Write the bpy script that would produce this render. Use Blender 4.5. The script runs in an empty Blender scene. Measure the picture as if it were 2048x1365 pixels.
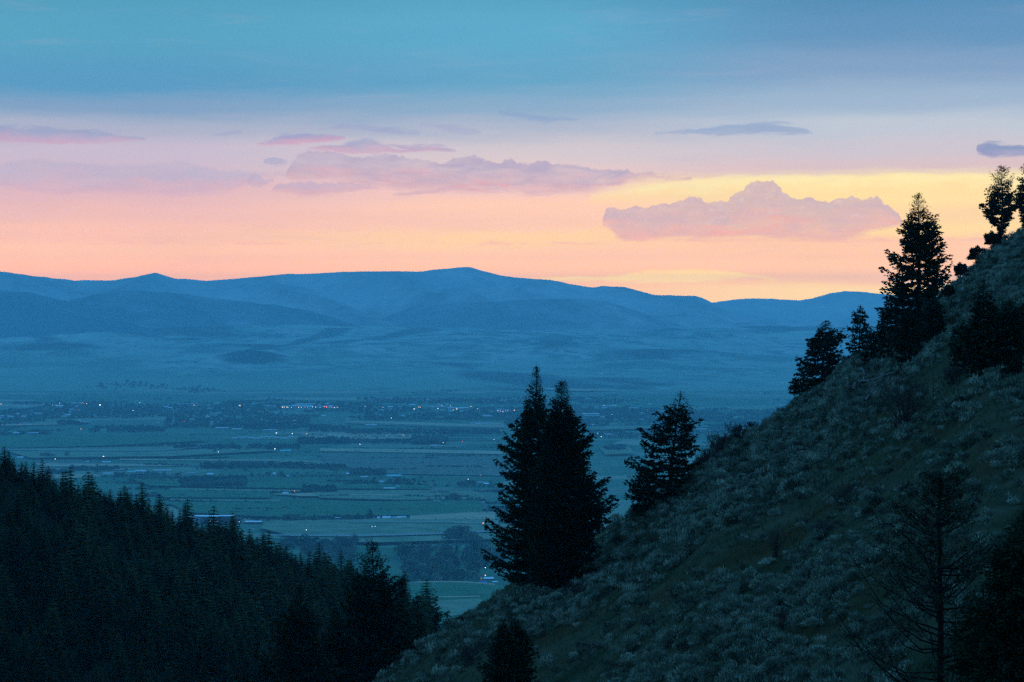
import bpy, math, random
import numpy as np
from mathutils import Vector

random.seed(7)
RNG = np.random.default_rng(11)
S = bpy.context.scene
COL = S.collection

# ------------------------------------------------------------------ camera
F = 4817.5            # focal length in pixels of a 2048 px wide frame
HOR = 620.0           # row of the eye-level horizon
K = 1.3               # the far country is laid out 1.3 times larger than first measured
E0 = 322.0
EYE = E0 * K          # camera height above the valley floor
cam_d = bpy.data.cameras.new("camera")
cam = bpy.data.objects.new("camera", cam_d)
COL.objects.link(cam)
cam.location = (0, 0, EYE)
cam.rotation_euler = (math.radians(90), 0, 0)
cam_d.sensor_width = 36
cam_d.lens = 36 * F / 2048
cam_d.shift_y = -(682.5 - HOR) / 2048
cam_d.clip_start = 0.5
cam_d.clip_end = 80000
S.camera = cam

# ------------------------------------------------------------------ view / exposure
S.view_settings.view_transform = 'Standard'
S.view_settings.look = 'None'
S.view_settings.exposure = 0
S.view_settings.gamma = 1
S.cycles.use_denoising = False
S.cycles.max_bounces = 2
S.cycles.diffuse_bounces = 1
S.cycles.volume_bounces = 0
try: S.cycles.sampling_pattern = 'BLUE_NOISE'
except Exception: pass

# ------------------------------------------------------------------ sky (world)
HZ_DENS = 5.0e-5                         # haze density per metre
HZ_TOP = 450.0                           # haze top above the camera
HZ_FAR = 32300.0
HZ_COL = (0.52, 1.0, 0.98)              # haze colour
HZ_A = (0.042, 0.265, 0.52)              # what infinitely deep haze looks like from here

def s2l(c):
    out = []
    for v in c:
        v = v / 255.0
        out.append(v / 12.92 if v <= 0.04045 else ((v + 0.055) / 1.055) ** 2.4)
    return out

world = bpy.data.worlds.new("World")
S.world = world
world.use_nodes = True
wn, wl = world.node_tree.nodes, world.node_tree.links
wn.clear()

def math_node(nodes, links, op, a, b=None, c=None, clamp=False):
    n = nodes.new('ShaderNodeMath'); n.operation = op; n.use_clamp = clamp
    for i, v in enumerate((a, b, c)):
        if v is None: continue
        if isinstance(v, (int, float)): n.inputs[i].default_value = v
        else: links.new(v, n.inputs[i])
    return n.outputs[0]

def W(op, a, b=None, c=None, clamp=False): return math_node(wn, wl, op, a, b, c, clamp)

def smooth(x, lo, hi):
    n = wn.new('ShaderNodeMapRange'); n.interpolation_type = 'SMOOTHSTEP'
    wl.new(x, n.inputs[0]); n.inputs[1].default_value = lo; n.inputs[2].default_value = hi
    return n.outputs[0]

def mixc(fac, a, b, blend='MIX'):
    n = wn.new('ShaderNodeMix'); n.data_type = 'RGBA'; n.blend_type = blend
    n.clamp_factor = True; n.clamp_result = False
    for sock, v in ((n.inputs[0], fac), (n.inputs[6], a), (n.inputs[7], b)):
        if isinstance(v, (int, float)): sock.default_value = v
        elif isinstance(v, (tuple, list)): sock.default_value = (*v[:3], 1)
        else: wl.new(v, sock)
    return n.outputs[2]

def ramp(fac, stops, interp='EASE'):
    n = wn.new('ShaderNodeValToRGB'); cr = n.color_ramp; cr.interpolation = interp
    stops = sorted(stops)
    while len(cr.elements) < len(stops): cr.elements.new(0.5)
    for e, (p, c) in zip(cr.elements, stops):
        e.position = p
    for e, (p, c) in zip(cr.elements, stops):
        e.color = (*c, 1)
    wl.new(fac, n.inputs[0])
    return n.outputs[0]

tc = wn.new('ShaderNodeTexCoord')
sp = wn.new('ShaderNodeSeparateXYZ'); wl.new(tc.outputs['Generated'], sp.inputs[0])
AZ = W('MULTIPLY', W('ARCTAN2', sp.outputs[0], sp.outputs[1]), 180 / math.pi)
EL = W('MULTIPLY', W('ARCSINE', sp.outputs[2]), 180 / math.pi)

def noise(scale, detail=4, rough=0.55, sx=1.0, sy=1.0, off=0.0, dist=0.0):
    cb = wn.new('ShaderNodeCombineXYZ')
    wl.new(W('MULTIPLY', AZ, sx), cb.inputs[0]); wl.new(W('MULTIPLY', EL, sy), cb.inputs[1])
    cb.inputs[2].default_value = off
    n = wn.new('ShaderNodeTexNoise'); wl.new(cb.outputs[0], n.inputs['Vector'])
    n.inputs['Scale'].default_value = scale; n.inputs['Detail'].default_value = detail
    n.inputs['Roughness'].default_value = rough; n.inputs['Distortion'].default_value = dist
    return W('SUBTRACT', n.outputs['Fac'], 0.5)

def elev(y, x=1024):
    """elevation in degrees seen at a photograph row"""
    a = math.atan((x - 1024) / F)
    return math.degrees(math.atan((HOR - y) / F * math.cos(a)))

def azim(x): return math.degrees(math.atan((x - 1024) / F))

# base gradient: three vertical ramps blended across the west
streak = noise(1.0, 4, 0.6, 0.22, 2.2, 3.0)
el_s = W('MULTIPLY_ADD', streak, 0.55, EL)
t = W('DIVIDE', W('ADD', el_s, 1.0), 9.0, clamp=True)
def col(stops, x):
    return [((elev(y, x) + 1.0) / 9.0, s2l(c)) for y, c in stops]
LEFT = col([(-40, (84, 158, 188)), (60, (90, 165, 195)), (170, (92, 158, 196)), (215, (130, 165, 197)), (255, (172, 181, 202)),
            (300, (200, 190, 208)), (345, (208, 188, 203)), (385, (226, 188, 194)), (425, (238, 192, 187)),
            (470, (249, 197, 181)), (500, (253, 201, 178)), (540, (253, 194, 174)), (620, (250, 186, 168))], 250)
MID = col([(-40, (86, 160, 192)), (60, (96, 172, 204)), (160, (104, 168, 200)), (215, (142, 176, 203)), (255, (174, 186, 205)),
           (300, (212, 203, 208)), (340, (228, 204, 203)), (380, (246, 205, 195)), (410, (255, 208, 184)),
           (445, (252, 204, 182)), (478, (255, 214, 170)), (510, (253, 204, 178)), (545, (252, 200, 174)), (620, (252, 204, 165))], 1024)
RIGHT = col([(-40, (80, 142, 182)), (60, (102, 152, 190)), (130, (132, 165, 198)), (200, (160, 185, 208)), (250, (192, 202, 214)),
             (300, (206, 200, 209)), (338, (220, 196, 198)), (362, (255, 232, 168)), (395, (255, 228, 166)), (430, (255, 218, 168)),
             (455, (255, 222, 164)), (490, (254, 205, 174)), (560, (254, 204, 176)), (582, (255, 222, 160)), (620, (255, 222, 156))], 1750)
rl, rm, rr = ramp(t, LEFT), ramp(t, MID), ramp(t, RIGHT)
base = mixc(smooth(AZ, azim(250), azim(1024)), rl, rm)
base = mixc(smooth(AZ, azim(1060), azim(1700)), base, rr)

def curve(points, lo=-1.0, hi=8.0, width=13.0):
    """elevation as a function of azimuth, from photograph rows and columns"""
    n = wn.new('ShaderNodeFloatCurve')
    a0, a1 = max(-width, min(azim(x) for x, _ in points)), min(width, max(azim(x) for x, _ in points))
    wl.new(W('DIVIDE', W('SUBTRACT', AZ, a0), a1 - a0, clamp=True), n.inputs['Value'])
    c = n.mapping.curves[0]
    pts = sorted(((azim(x) - a0) / (a1 - a0), (elev(y, x) - lo) / (hi - lo)) for x, y in points)
    pts = [(min(max(p, 0), 1), q) for p, q in pts]
    c.points[0].location = pts[0]; c.points[1].location = pts[-1]
    for p in pts[1:-1]: c.points.new(*p)
    for p in c.points: p.handle_type = 'VECTOR'
    n.mapping.update()
    return W('MULTIPLY_ADD', n.outputs[0], hi - lo, lo)

def cloud(bg, top, bottom, c_top, c_bot, strength, nz_top, nz_bot, soft_top, soft_bot, hl=None, breakup=1.3):
    """a cloud between two outlines; its base catches the sunset"""
    T, B = curve(top), curve(bottom)
    e1 = W('SUBTRACT', W('ADD', T, nz_top), EL)
    e2 = W('SUBTRACT', EL, W('ADD', B, nz_bot))
    m = W('MULTIPLY', smooth(e1, -soft_top, soft_top), smooth(e2, -soft_bot, soft_bot))
    m = W('MULTIPLY', m, W('MULTIPLY', W('ADD', W('MULTIPLY', brk, breakup), 1.0, clamp=False), strength), clamp=True)
    h = W('DIVIDE', e2, W('ADD', W('MAXIMUM', W('SUBTRACT', T, B), 0.05), 0.1), clamp=True)
    body = mixc(smooth(W('MULTIPLY_ADD', wob, 1.3, h), 0.0, 0.7), c_bot, c_top)
    if hl is not None:
        body = mixc(W('MULTIPLY', W('MULTIPLY', smooth(hlz, 0.05, 0.22), 0.7), W('SUBTRACT', 1.0, smooth(h, 0.15, 0.75))), body, hl)
    return mixc(m, bg, body)

wob = noise(2.0, 5, 0.6, 0.5, 1.6, 7.0)
brk = noise(1.9, 5, 0.62, 0.45, 1.9, 61.0, 0.5)
hlz = noise(1.0, 3, 0.5, 0.7, 4.0, 15.0)
bil = noise(3.6, 7, 0.66, 0.8, 1.2, 1.0, 0.3)
wisp = noise(1.4, 5, 0.6, 0.5, 2.6, 5.0, 0.5)
def puffs(scale, off):
    cb = wn.new('ShaderNodeCombineXYZ')
    nx = noise(4.0, 3, 0.5, 1, 1, off)
    wl.new(W('MULTIPLY_ADD', nx, 0.25, AZ), cb.inputs[0]); wl.new(W('MULTIPLY_ADD', nx, 0.2, W('MULTIPLY', EL, 1.15)), cb.inputs[1]); cb.inputs[2].default_value = off
    v = wn.new('ShaderNodeTexVoronoi'); v.feature = 'SMOOTH_F1'; v.inputs['Smoothness'].default_value = 0.12
    wl.new(cb.outputs[0], v.inputs['Vector']); v.inputs['Scale'].default_value = scale
    v.inputs['Detail'].default_value = 0
    return W('SUBTRACT', 0.42, v.outputs['Distance'])
pf = W('ADD', W('MULTIPLY', puffs(3.2, 0.3), 0.10), W('MULTIPLY', puffs(7.5, 1.7), 0.09))
n_b = W('MULTIPLY_ADD', bil, 0.10, pf)
n_b2 = W('MULTIPLY_ADD', bil, 0.14, W('MULTIPLY', pf, 0.75))
n_w = W('MULTIPLY_ADD', bil, 0.10, W('MULTIPLY', wisp, 0.36))
n_w2 = W('MULTIPLY', wisp, 0.30)
wisp2 = noise(2.6, 5, 0.62, 0.45, 2.2, 45.0, 0.6)
n_s = W('MULTIPLY', wisp2, 0.42)
n_s2 = W('MULTIPLY', wisp, 0.34)

sky = base
# yellow gaps
sky = cloud(sky, [(0, 700), (1080, 700), (1180, 392), (1300, 368), (1450, 352), (1700, 345), (2200, 342)],
            [(0, 0), (1080, 0), (1180, 400), (1300, 398), (1500, 398), (1700, 392), (1800, 388), (2200, 384)],
            s2l((255, 238, 180)), s2l((255, 224, 166)), 0.8, n_w2, n_w2, 0.16, 0.22)
sky = cloud(sky, [(0, 700), (1060, 562), (1150, 552), (1250, 549), (1380, 540), (1470, 545), (1560, 560), (1600, 700), (2200, 700)],
            [(0, 0), (1060, 564), (1180, 560), (1300, 566), (1400, 564), (1500, 556), (1560, 562), (1600, 0), (2200, 0)],
            s2l((255, 226, 152)), s2l((255, 222, 150)), 0.85, n_w, n_w, 0.05, 0.05)
# left bank: soft, hardly darker than the sky round it
mauve, lilac, pink = s2l((192, 180, 202)), s2l((182, 176, 203)), s2l((238, 168, 184))
sky = cloud(sky, [(-100, 332), (0, 328), (100, 322), (200, 326), (300, 331), (340, 327), (362, 322), (400, 333), (450, 341), (500, 345), (560, 346), (600, 348)],
            [(-100, 374), (0, 378), (90, 386), (200, 384), (330, 388), (420, 388), (462, 384), (490, 368), (515, 352), (560, 349), (600, 349)],
            s2l((188, 182, 204)), s2l((206, 178, 196)), 0.62, W('MULTIPLY_ADD', bil, 0.10, n_w), n_w, 0.05, 0.09, breakup=2.4)
sky = cloud(sky, [(470, 700), (494, 360), (503, 350), (514, 347), (522, 352), (532, 358), (548, 356), (552, 700)], [(470, 0), (494, 367), (503, 370), (522, 372), (548, 364), (552, 0)],
            s2l((184, 178, 203)), s2l((196, 176, 198)), 0.6, n_b2, n_w, 0.03, 0.04)
# middle bank
sky = cloud(sky, [(560, 700), (570, 352), (578, 334), (590, 318), (596, 306), (620, 303), (655, 301), (690, 308), (720, 314), (742, 309), (770, 307), (800, 314), (830, 319), (852, 318), (880, 327), (892, 325),
                  (905, 316), (935, 311), (958, 314), (975, 321), (1000, 325), (1012, 316), (1024, 315), (1034, 325), (1052, 327), (1070, 325), (1076, 320), (1088, 322), (1108, 329), (1140, 327), (1165, 332), (1200, 340), (1232, 339), (1250, 342), (1290, 346), (1320, 352), (1385, 355), (1400, 700)],
            [(560, 0), (570, 356), (600, 361), (660, 362), (720, 370), (800, 378), (860, 380), (950, 388), (1040, 385), (1100, 388), (1180, 382), (1240, 370), (1262, 356), (1300, 357), (1385, 358), (1400, 0)],
            s2l((186, 176, 198)), s2l((214, 180, 190)), 0.76, n_b2, n_w, 0.03, 0.09, s2l((240, 160, 168)), breakup=2.6)
sky = cloud(sky, [(536, 700), (545, 376), (560, 368), (600, 364), (700, 366), (760, 372), (800, 700)], [(536, 0), (545, 384), (600, 391), (680, 388), (740, 380), (760, 376), (800, 0)],
            s2l((190, 176, 200)), s2l((216, 178, 190)), 0.7, n_b2, n_w, 0.04, 0.05)
sky = cloud(sky, [(770, 700), (780, 389), (800, 384), (850, 379), (880, 377), (900, 700)], [(770, 0), (785, 391), (800, 393), (850, 385), (880, 380), (900, 0)],
            s2l((200, 176, 195)), s2l((216, 180, 190)), 0.6, n_w, n_w, 0.03, 0.03)
# upper streaks
cA, cB = s2l((150, 163, 198)), s2l((205, 168, 192))
streaks = [
 ([(-60, 252), (0, 253), (100, 256), (200, 263), (292, 277)], [(-60, 284), (0, 283), (100, 287), (200, 290), (292, 281)], cA, s2l((200, 168, 194)), 0.68),
 ([(400, 277), (440, 269), (482, 261)], [(400, 279), (440, 275), (482, 268)], s2l((160, 172, 202)), s2l((165, 172, 202)), 0.6),
 ([(510, 288), (540, 278), (562, 268), (610, 263), (660, 270), (690, 273)], [(510, 290), (600, 290), (690, 277)], s2l((150, 160, 200)), s2l((212, 164, 188)), 0.72),
 ([(600, 258), (700, 250), (780, 258), (840, 264)], [(600, 260), (700, 261), (780, 266), (840, 266)], s2l((156, 170, 202)), s2l((165, 172, 202)), 0.65),
 ([(838, 247), (870, 243), (900, 249), (930, 254), (962, 261)], [(838, 252), (870, 257), (900, 267), (930, 270), (962, 267)], s2l((158, 172, 202)), s2l((165, 175, 203)), 0.55),
 ([(960, 254), (990, 257)], [(960, 256), (990, 258)], s2l((158, 172, 202)), s2l((165, 175, 203)), 0.5),
 ([(998, 224), (1020, 221), (1060, 231), (1120, 237), (1168, 243)], [(998, 230), (1040, 238), (1090, 244), (1120, 243), (1168, 245)], s2l((134, 166, 202)), s2l((142, 168, 202)), 0.65),
 ([(1310, 265), (1360, 259), (1420, 255), (1480, 246), (1530, 244), (1575, 250), (1625, 264)], [(1310, 268), (1450, 269), (1560, 270), (1625, 268)], s2l((152, 175, 205)), s2l((158, 174, 203)), 0.75),
 ([(1955, 290), (1978, 284), (2010, 288), (2048, 292), (2120, 290)], [(1955, 304), (1980, 312), (2048, 314), (2120, 312)], s2l((140, 158, 192)), s2l((158, 162, 195)), 0.85),
 ([(528, 323), (545, 317), (560, 319), (576, 323)], [(528, 326), (550, 331), (564, 329), (576, 326)], s2l((165, 172, 202)), s2l((175, 172, 202)), 0.7),
 ([(610, 297), (650, 292), (680, 290), (700, 282), (735, 278), (760, 284), (790, 293), (815, 295), (850, 290), (880, 292), (912, 300)], [(610, 300), (700, 304), (800, 302), (850, 302), (912, 303)], s2l((162, 167, 200)), s2l((206, 170, 192)), 0.72),
]
for T_, B_, c1, c2, st in streaks:
    T_ = [(T_[0][0] - 12, T_[0][1] + 30)] + T_ + [(T_[-1][0] + 14, T_[-1][1] + 30)]
    B_ = [(B_[0][0] - 12, B_[0][1] - 30)] + B_ + [(B_[-1][0] + 14, B_[-1][1] - 30)]
    sky = cloud(sky, T_, B_, c1, c2, st, n_s, n_s2, 0.045, 0.05)
# the heaped cloud on the right
heap_hi = mixc(smooth(pf, -0.02, 0.10), s2l((206, 182, 190)), s2l((226, 200, 200)))
sky = cloud(sky, [(1196, 700), (1204, 436), (1212, 416), (1226, 414), (1240, 419), (1256, 413), (1268, 410), (1282, 414), (1310, 411), (1330, 406), (1350, 404), (1368, 400), (1380, 396), (1394, 395),
                  (1406, 401), (1420, 404), (1440, 404), (1455, 401), (1459, 393), (1466, 387), (1480, 383), (1488, 380), (1492, 372), (1504, 366), (1514, 361), (1530, 359.5), (1546, 361), (1554, 368), (1562, 376), (1566, 386), (1576, 391), (1600, 396),
                  (1612, 391), (1622, 392), (1632, 399), (1660, 401), (1690, 396), (1706, 393), (1726, 398), (1740, 393), (1752, 391), (1762, 396), (1768, 407), (1778, 410), (1786, 420), (1796, 424), (1804, 440), (1816, 700)],
            [(1196, 0), (1204, 446), (1216, 452), (1232, 474), (1250, 484), (1300, 477), (1350, 474), (1400, 478), (1450, 476), (1500, 473), (1560, 477), (1600, 479), (1660, 478), (1700, 474), (1740, 466), (1770, 456), (1804, 448), (1816, 0)],
            heap_hi, s2l((232, 184, 180)), 0.86, n_b, n_w, 0.020, 0.09, s2l((244, 176, 170)), 0.9)
sky = cloud(sky, [(1180, 487), (1230, 482), (1320, 474), (1400, 480)], [(1180, 488), (1230, 485), (1320, 482), (1400, 483)], s2l((244, 184, 180)), s2l((244, 190, 178)), 0.6, n_s, n_s2, 0.04, 0.04)
# faint thin veils
veil = W('MULTIPLY', smooth(noise(0.9, 5, 0.6, 0.35, 2.6, 21.0, 0.6), 0.02, 0.25), 0.20)
sky = mixc(veil, sky, mixc(0.5, sky, s2l((190, 178, 200))))
band = W('MULTIPLY', smooth(noise(0.8, 4, 0.55, 0.25, 1.6, 31.0), 0.0, 0.3), 0.25)
sky = mixc(band, sky, mixc(1.0, sky, (0.72, 0.86, 0.95), 'MULTIPLY'))

# the sunset glow lies beyond the haze: remove the part the haze in front adds
inv, add = [], []
N = 16
for i in range(N):
    e = 0.15 + (8.0 - 0.15) * (i / (N - 1)) ** 1.8
    L = min(HZ_FAR, HZ_TOP / math.tan(math.radians(e)))
    T = math.exp(-HZ_DENS * L)
    inv.append(((e + 1) / 9.0, [1 / T / 5] * 3))
    add.append(((e + 1) / 9.0, [a * (1 - T) for a in HZ_A]))
t0 = W('DIVIDE', W('ADD', EL, 1.0), 9.0, clamp=True)
R_inv, R_add = ramp(t0, inv, 'LINEAR'), ramp(t0, add, 'LINEAR')
sky = mixc(1.0, sky, R_add, 'SUBTRACT')
sky = mixc(1.0, sky, R_inv, 'MULTIPLY')
sky = mixc(1.0, sky, (5, 5, 5), 'MULTIPLY')
sky = mixc(1.0, sky, (0, 0, 0), 'LIGHTEN')
# away from the sunset the horizon is dusky blue
west = smooth(W('ABSOLUTE', AZ), 14.0, 40.0)
t_d = W('DIVIDE', W('MAXIMUM', EL, 0.0), 90.0, clamp=True)
dome = ramp(t_d, [(0.0, (0.17, 0.45, 0.78)), (0.09, (0.13, 0.48, 1.0)), (0.25, (0.105, 0.50, 1.26)), (1.0, (0.10, 0.49, 1.26))], 'LINEAR')
side = smooth(sp.outputs[1], -0.9, 0.55)
dome = mixc(1.0, dome, mixc(side, (0.30, 0.34, 0.38), (1.4, 1.4, 1.35)), 'MULTIPLY')
out_f = W('SUBTRACT', 1.0, W('MULTIPLY', W('SUBTRACT', 1.0, west), W('SUBTRACT', 1.0, smooth(EL, 7.4, 12.0))))
nis = wn.new('ShaderNodeTexSky'); nis.sky_type = 'NISHITA'; nis.sun_disc = False
nis.sun_elevation = math.radians(0.5); nis.sun_rotation = math.radians(8)
dome = mixc(1.0, dome, mixc(1.0, nis.outputs[0], (0.004, 0.004, 0.004), 'MULTIPLY'), 'ADD')
b1 = wn.new('ShaderNodeBackground'); wl.new(sky, b1.inputs[0])
b2 = wn.new('ShaderNodeBackground'); wl.new(dome, b2.inputs[0])
bgn = wn.new('ShaderNodeMixShader'); wl.new(out_f, bgn.inputs[0]); wl.new(b1.outputs[0], bgn.inputs[1]); wl.new(b2.outputs[0], bgn.inputs[2])
wo = wn.new('ShaderNodeOutputWorld'); wl.new(bgn.outputs[0], wo.inputs[0])
world.cycles.sampling_method = 'MANUAL'
world.cycles.sample_map_resolution = 1024

# ------------------------------------------------------------------ haze
def tag(o, label=None, cat=None, group=None, kind=None):
    if label: o['label'] = label
    if cat: o['category'] = cat
    if group: o['group'] = group
    if kind: o['kind'] = kind
    return o

def mesh_obj(name, verts, faces, mat=None, parent=None, link=True, smooth_=False):
    me = bpy.data.meshes.new(name)
    verts = np.asarray(verts, dtype=np.float32).reshape(-1, 3)
    if isinstance(faces, np.ndarray):
        nf, k = faces.shape
        me.vertices.add(len(verts)); me.vertices.foreach_set('co', verts.ravel())
        me.loops.add(nf * k); me.loops.foreach_set('vertex_index', faces.astype(np.int32).ravel())
        me.polygons.add(nf); me.polygons.foreach_set('loop_start', np.arange(0, nf * k, k, dtype=np.int32))
        me.polygons.foreach_set('loop_total', np.full(nf, k, dtype=np.int32))
        me.update(calc_edges=True)
    else:
        me.from_pydata([tuple(v) for v in verts.tolist()], [], faces)
    if mat: me.materials.append(mat)
    if smooth_:
        me.polygons.foreach_set('use_smooth', np.ones(len(me.polygons), dtype=bool))
    o = bpy.data.objects.new(name, me)
    if link: COL.objects.link(o)
    if parent: o.parent = parent
    return o

def box_arrays(cx, cy, cz, sx, sy, sz):
    v = np.array([(x, y, z) for z in (0, 1) for y in (0, 1) for x in (0, 1)], float)
    v = (v - (0.5, 0.5, 0)) * (sx, sy, sz) + (cx, cy, cz)
    f = [(0, 2, 3, 1), (4, 5, 7, 6), (0, 1, 5, 4), (2, 6, 7, 3), (0, 4, 6, 2), (1, 3, 7, 5)]
    return v, f

hv, hf = box_arrays(0, (HZ_FAR - 3000) / 2, -2.0, 25000, HZ_FAR + 3000, EYE + HZ_TOP + 2)
haze = mesh_obj('haze', hv, hf)
haze['kind'] = 'stuff'
hm = bpy.data.materials.new('haze_air'); hm.use_nodes = True
hn = hm.node_tree.nodes; hn.clear()
pv = hn.new('ShaderNodeVolumePrincipled'); ho = hn.new('ShaderNodeOutputMaterial')
pv.inputs['Color'].default_value = (*HZ_COL, 1)
pv.inputs['Density'].default_value = HZ_DENS
pv.inputs['Anisotropy'].default_value = 0.0
hm.node_tree.links.new(pv.outputs[0], ho.inputs['Volume'])
haze.data.materials.append(hm)

# ------------------------------------------------------------------ materials
def mat_noise(name, cols, scale=1.0, detail=5, stretch=(1, 1, 1), rough=0.9, coord='Object', second=None, attr=None, hi=0.35, lo=0.65, spec=0.0, objrand=0.0):
    """matte surface whose colour wanders between cols by noise; attr = (attribute, colour) mixes a patch colour"""
    m = bpy.data.materials.new(name); m.use_nodes = True
    nd, lk = m.node_tree.nodes, m.node_tree.links
    bs = nd['Principled BSDF']; bs.inputs['Roughness'].default_value = rough
    bs.inputs['Specular IOR Level'].default_value = spec
    tcn = nd.new('ShaderNodeTexCoord'); mp = nd.new('ShaderNodeMapping'); mp.inputs['Scale'].default_value = stretch
    lk.new(tcn.outputs[coord], mp.inputs[0])
    nz = nd.new('ShaderNodeTexNoise'); nz.inputs['Scale'].default_value = scale; nz.inputs['Detail'].default_value = detail
    nz.inputs['Roughness'].default_value = 0.6
    lk.new(mp.outputs[0], nz.inputs['Vector'])
    cr = nd.new('ShaderNodeValToRGB'); lk.new(nz.outputs['Fac'], cr.inputs[0])
    n = len(cols)
    while len(cr.color_ramp.elements) < n: cr.color_ramp.elements.new(0.5)
    for i, (e, c) in enumerate(zip(cr.color_ramp.elements, cols)):
        e.position = hi + (lo - hi) * i / max(1, n - 1)
    for e, c in zip(cr.color_ramp.elements, cols): e.color = (*c, 1)
    out = cr.outputs[0]
    def mix(f, a, b, bl='MIX'):
        x = nd.new('ShaderNodeMix'); x.data_type = 'RGBA'; x.blend_type = bl
        for s_, v in ((x.inputs[0], f), (x.inputs[6], a), (x.inputs[7], b)):
            if isinstance(v, float): s_.default_value = v
            elif isinstance(v, tuple): s_.default_value = (*v, 1)
            else: lk.new(v, s_)
        return x.outputs[2]
    if second:
        sc, c2, a, b = second
        n2 = nd.new('ShaderNodeTexNoise'); n2.inputs['Scale'].default_value = sc; n2.inputs['Detail'].default_value = 6
        n2.inputs['Roughness'].default_value = 0.62
        lk.new(mp.outputs[0], n2.inputs['Vector'])
        mr = nd.new('ShaderNodeMapRange'); lk.new(n2.outputs['Fac'], mr.inputs[0])
        mr.inputs[1].default_value = a; mr.inputs[2].default_value = b
        out = mix(mr.outputs[0], out, c2)
    if attr:
        for an, ac in attr:
            at = nd.new('ShaderNodeAttribute'); at.attribute_name = an
            out = mix(at.outputs['Fac'], out, ac)
    if objrand:
        oi = nd.new('ShaderNodeObjectInfo')
        mr = nd.new('ShaderNodeMapRange'); lk.new(oi.outputs['Random'], mr.inputs[0])
        mr.inputs[3].default_value = 1 - objrand; mr.inputs[4].default_value = 1 + objrand
        cb = nd.new('ShaderNodeCombineColor')
        for i in range(3): lk.new(mr.outputs[0], cb.inputs[i])
        out = mix(1.0, out, cb.outputs[0], 'MULTIPLY')
    lk.new(out, bs.inputs['Base Color'])
    return m

# ------------------------------------------------------------------ numpy noise
def _hash(ix, iy, seed):
    h = (ix.astype(np.int64) * 374761393 + iy.astype(np.int64) * 668265263 + seed * 1442695041) & 0xFFFFFFFF
    h = ((h ^ (h >> 13)) * 1274126177) & 0xFFFFFFFF
    return ((h ^ (h >> 16)) & 0xFFFF) / 65535.0

def vnoise(x, y, seed=0):
    x = np.asarray(x, float); y = np.asarray(y, float)
    ix, iy = np.floor(x), np.floor(y)
    fx, fy = x - ix, y - iy
    fx = fx * fx * (3 - 2 * fx); fy = fy * fy * (3 - 2 * fy)
    a, b = _hash(ix, iy, seed), _hash(ix + 1, iy, seed)
    c, d = _hash(ix, iy + 1, seed), _hash(ix + 1, iy + 1, seed)
    return (a * (1 - fx) + b * fx) * (1 - fy) + (c * (1 - fx) + d * fx) * fy - 0.5

def fbm(x, y, scale, oct_=4, seed=0, gain=0.5):
    s, a, tot = 0.0, 1.0, 0.0
    x = np.asarray(x, float) / scale; y = np.asarray(y, float) / scale
    for i in range(oct_):
        s = s + a * vnoise(x * 2 ** i + 17 * i, y * 2 ** i - 9 * i, seed + i); tot += a; a *= gain
    return s / tot * 2

def terrain(name, us, ys, zf, mat, label=None, attrs=None, scale=1.0):
    """a sheet of ground on a fan-shaped grid of real positions: x = u * y"""
    U, Y = np.meshgrid(us, ys)
    X = U * Y
    Z = zf(X, Y)
    verts = np.stack([X, Y, Z], -1).reshape(-1, 3) * scale
    nu, ny = len(us), len(ys)
    i = np.arange(nu * ny).reshape(ny, nu)
    faces = np.stack([i[:-1, :-1], i[:-1, 1:], i[1:, 1:], i[1:, :-1]], -1).reshape(-1, 4)
    o = mesh_obj(name, verts, faces, mat, smooth_=True)
    if attrs:
        for an, fn in attrs.items():
            a = o.data.attributes.new(an, 'FLOAT', 'POINT')
            a.data.foreach_set('value', np.clip(fn(X, Y), 0, 1).astype(np.float32).ravel())
    tag(o, label, None, None, 'structure')
    return o

def px(x, y, d):
    """world point seen at photograph pixel (x, y) at distance d along the view axis"""
    return ((x - 1024) / F * d, d, EYE - (y - HOR) / F * d)

# ------------------------------------------------------------------ distant ridges
def ridge(name, pts, dist, wf, wb, zb, mat, seed, label, rough=1.0, nu=700):
    xs = np.array([p[0] for p in pts], float); yy = np.array([p[1] for p in pts], float)
    u0, u1 = (xs[0] - 1024) / F, (xs[-1] - 1024) / F
    us = np.linspace(u0, u1, nu)
    ts = np.concatenate([np.linspace(-1, 0, 46), np.linspace(0, 1, 14)[1:]])
    ys = np.where(ts < 0, dist + ts * wf, dist + ts * wb)
    def zf(X, Y):
        u = X / Y
        pxx = u * F + 1024
        yc = np.interp(pxx, xs, yy)
        zc = E0 - (yc - HOR) / F * dist
        t_ = np.where(Y < dist, (dist - Y) / wf, (Y - dist) / wb)
        # spurs and gullies
        r = 1 - np.abs(fbm(X + 0.35 * Y, Y * 0.45, 900, 4, seed)) * 2
        p = np.clip(1 - t_, 0, 1) ** 1.25
        z = zb + (zc - zb) * p
        z = z + (zc - zb) * 0.34 * (r - 0.55) * np.sin(np.clip(t_, 0, 1) * np.pi) * rough
        z = z + fbm(X, Y, 70, 2, seed + 9) * 3.5      # trees along the skyline
        return z
    def gully(X, Y):  # darker forest tone by gully noise, doubling as slope shading put into colour
        g = np.abs(fbm(X + 0.35 * Y, Y * 0.45, 900, 4, seed))
        g2 = np.abs(fbm(X + 0.2 * Y, Y * 0.5, 330, 3, seed + 3))
        return np.clip((1 - g * 5), 0, 1) * 0.5 + np.clip(1 - g2 * 5, 0, 1) * 0.3 + np.clip(fbm(X, Y, 75, 2, seed + 5) * 1.5, 0, 0.3)
    return terrain(name, us, ys, zf, mat, label, {'gully': gully}, K)

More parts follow.
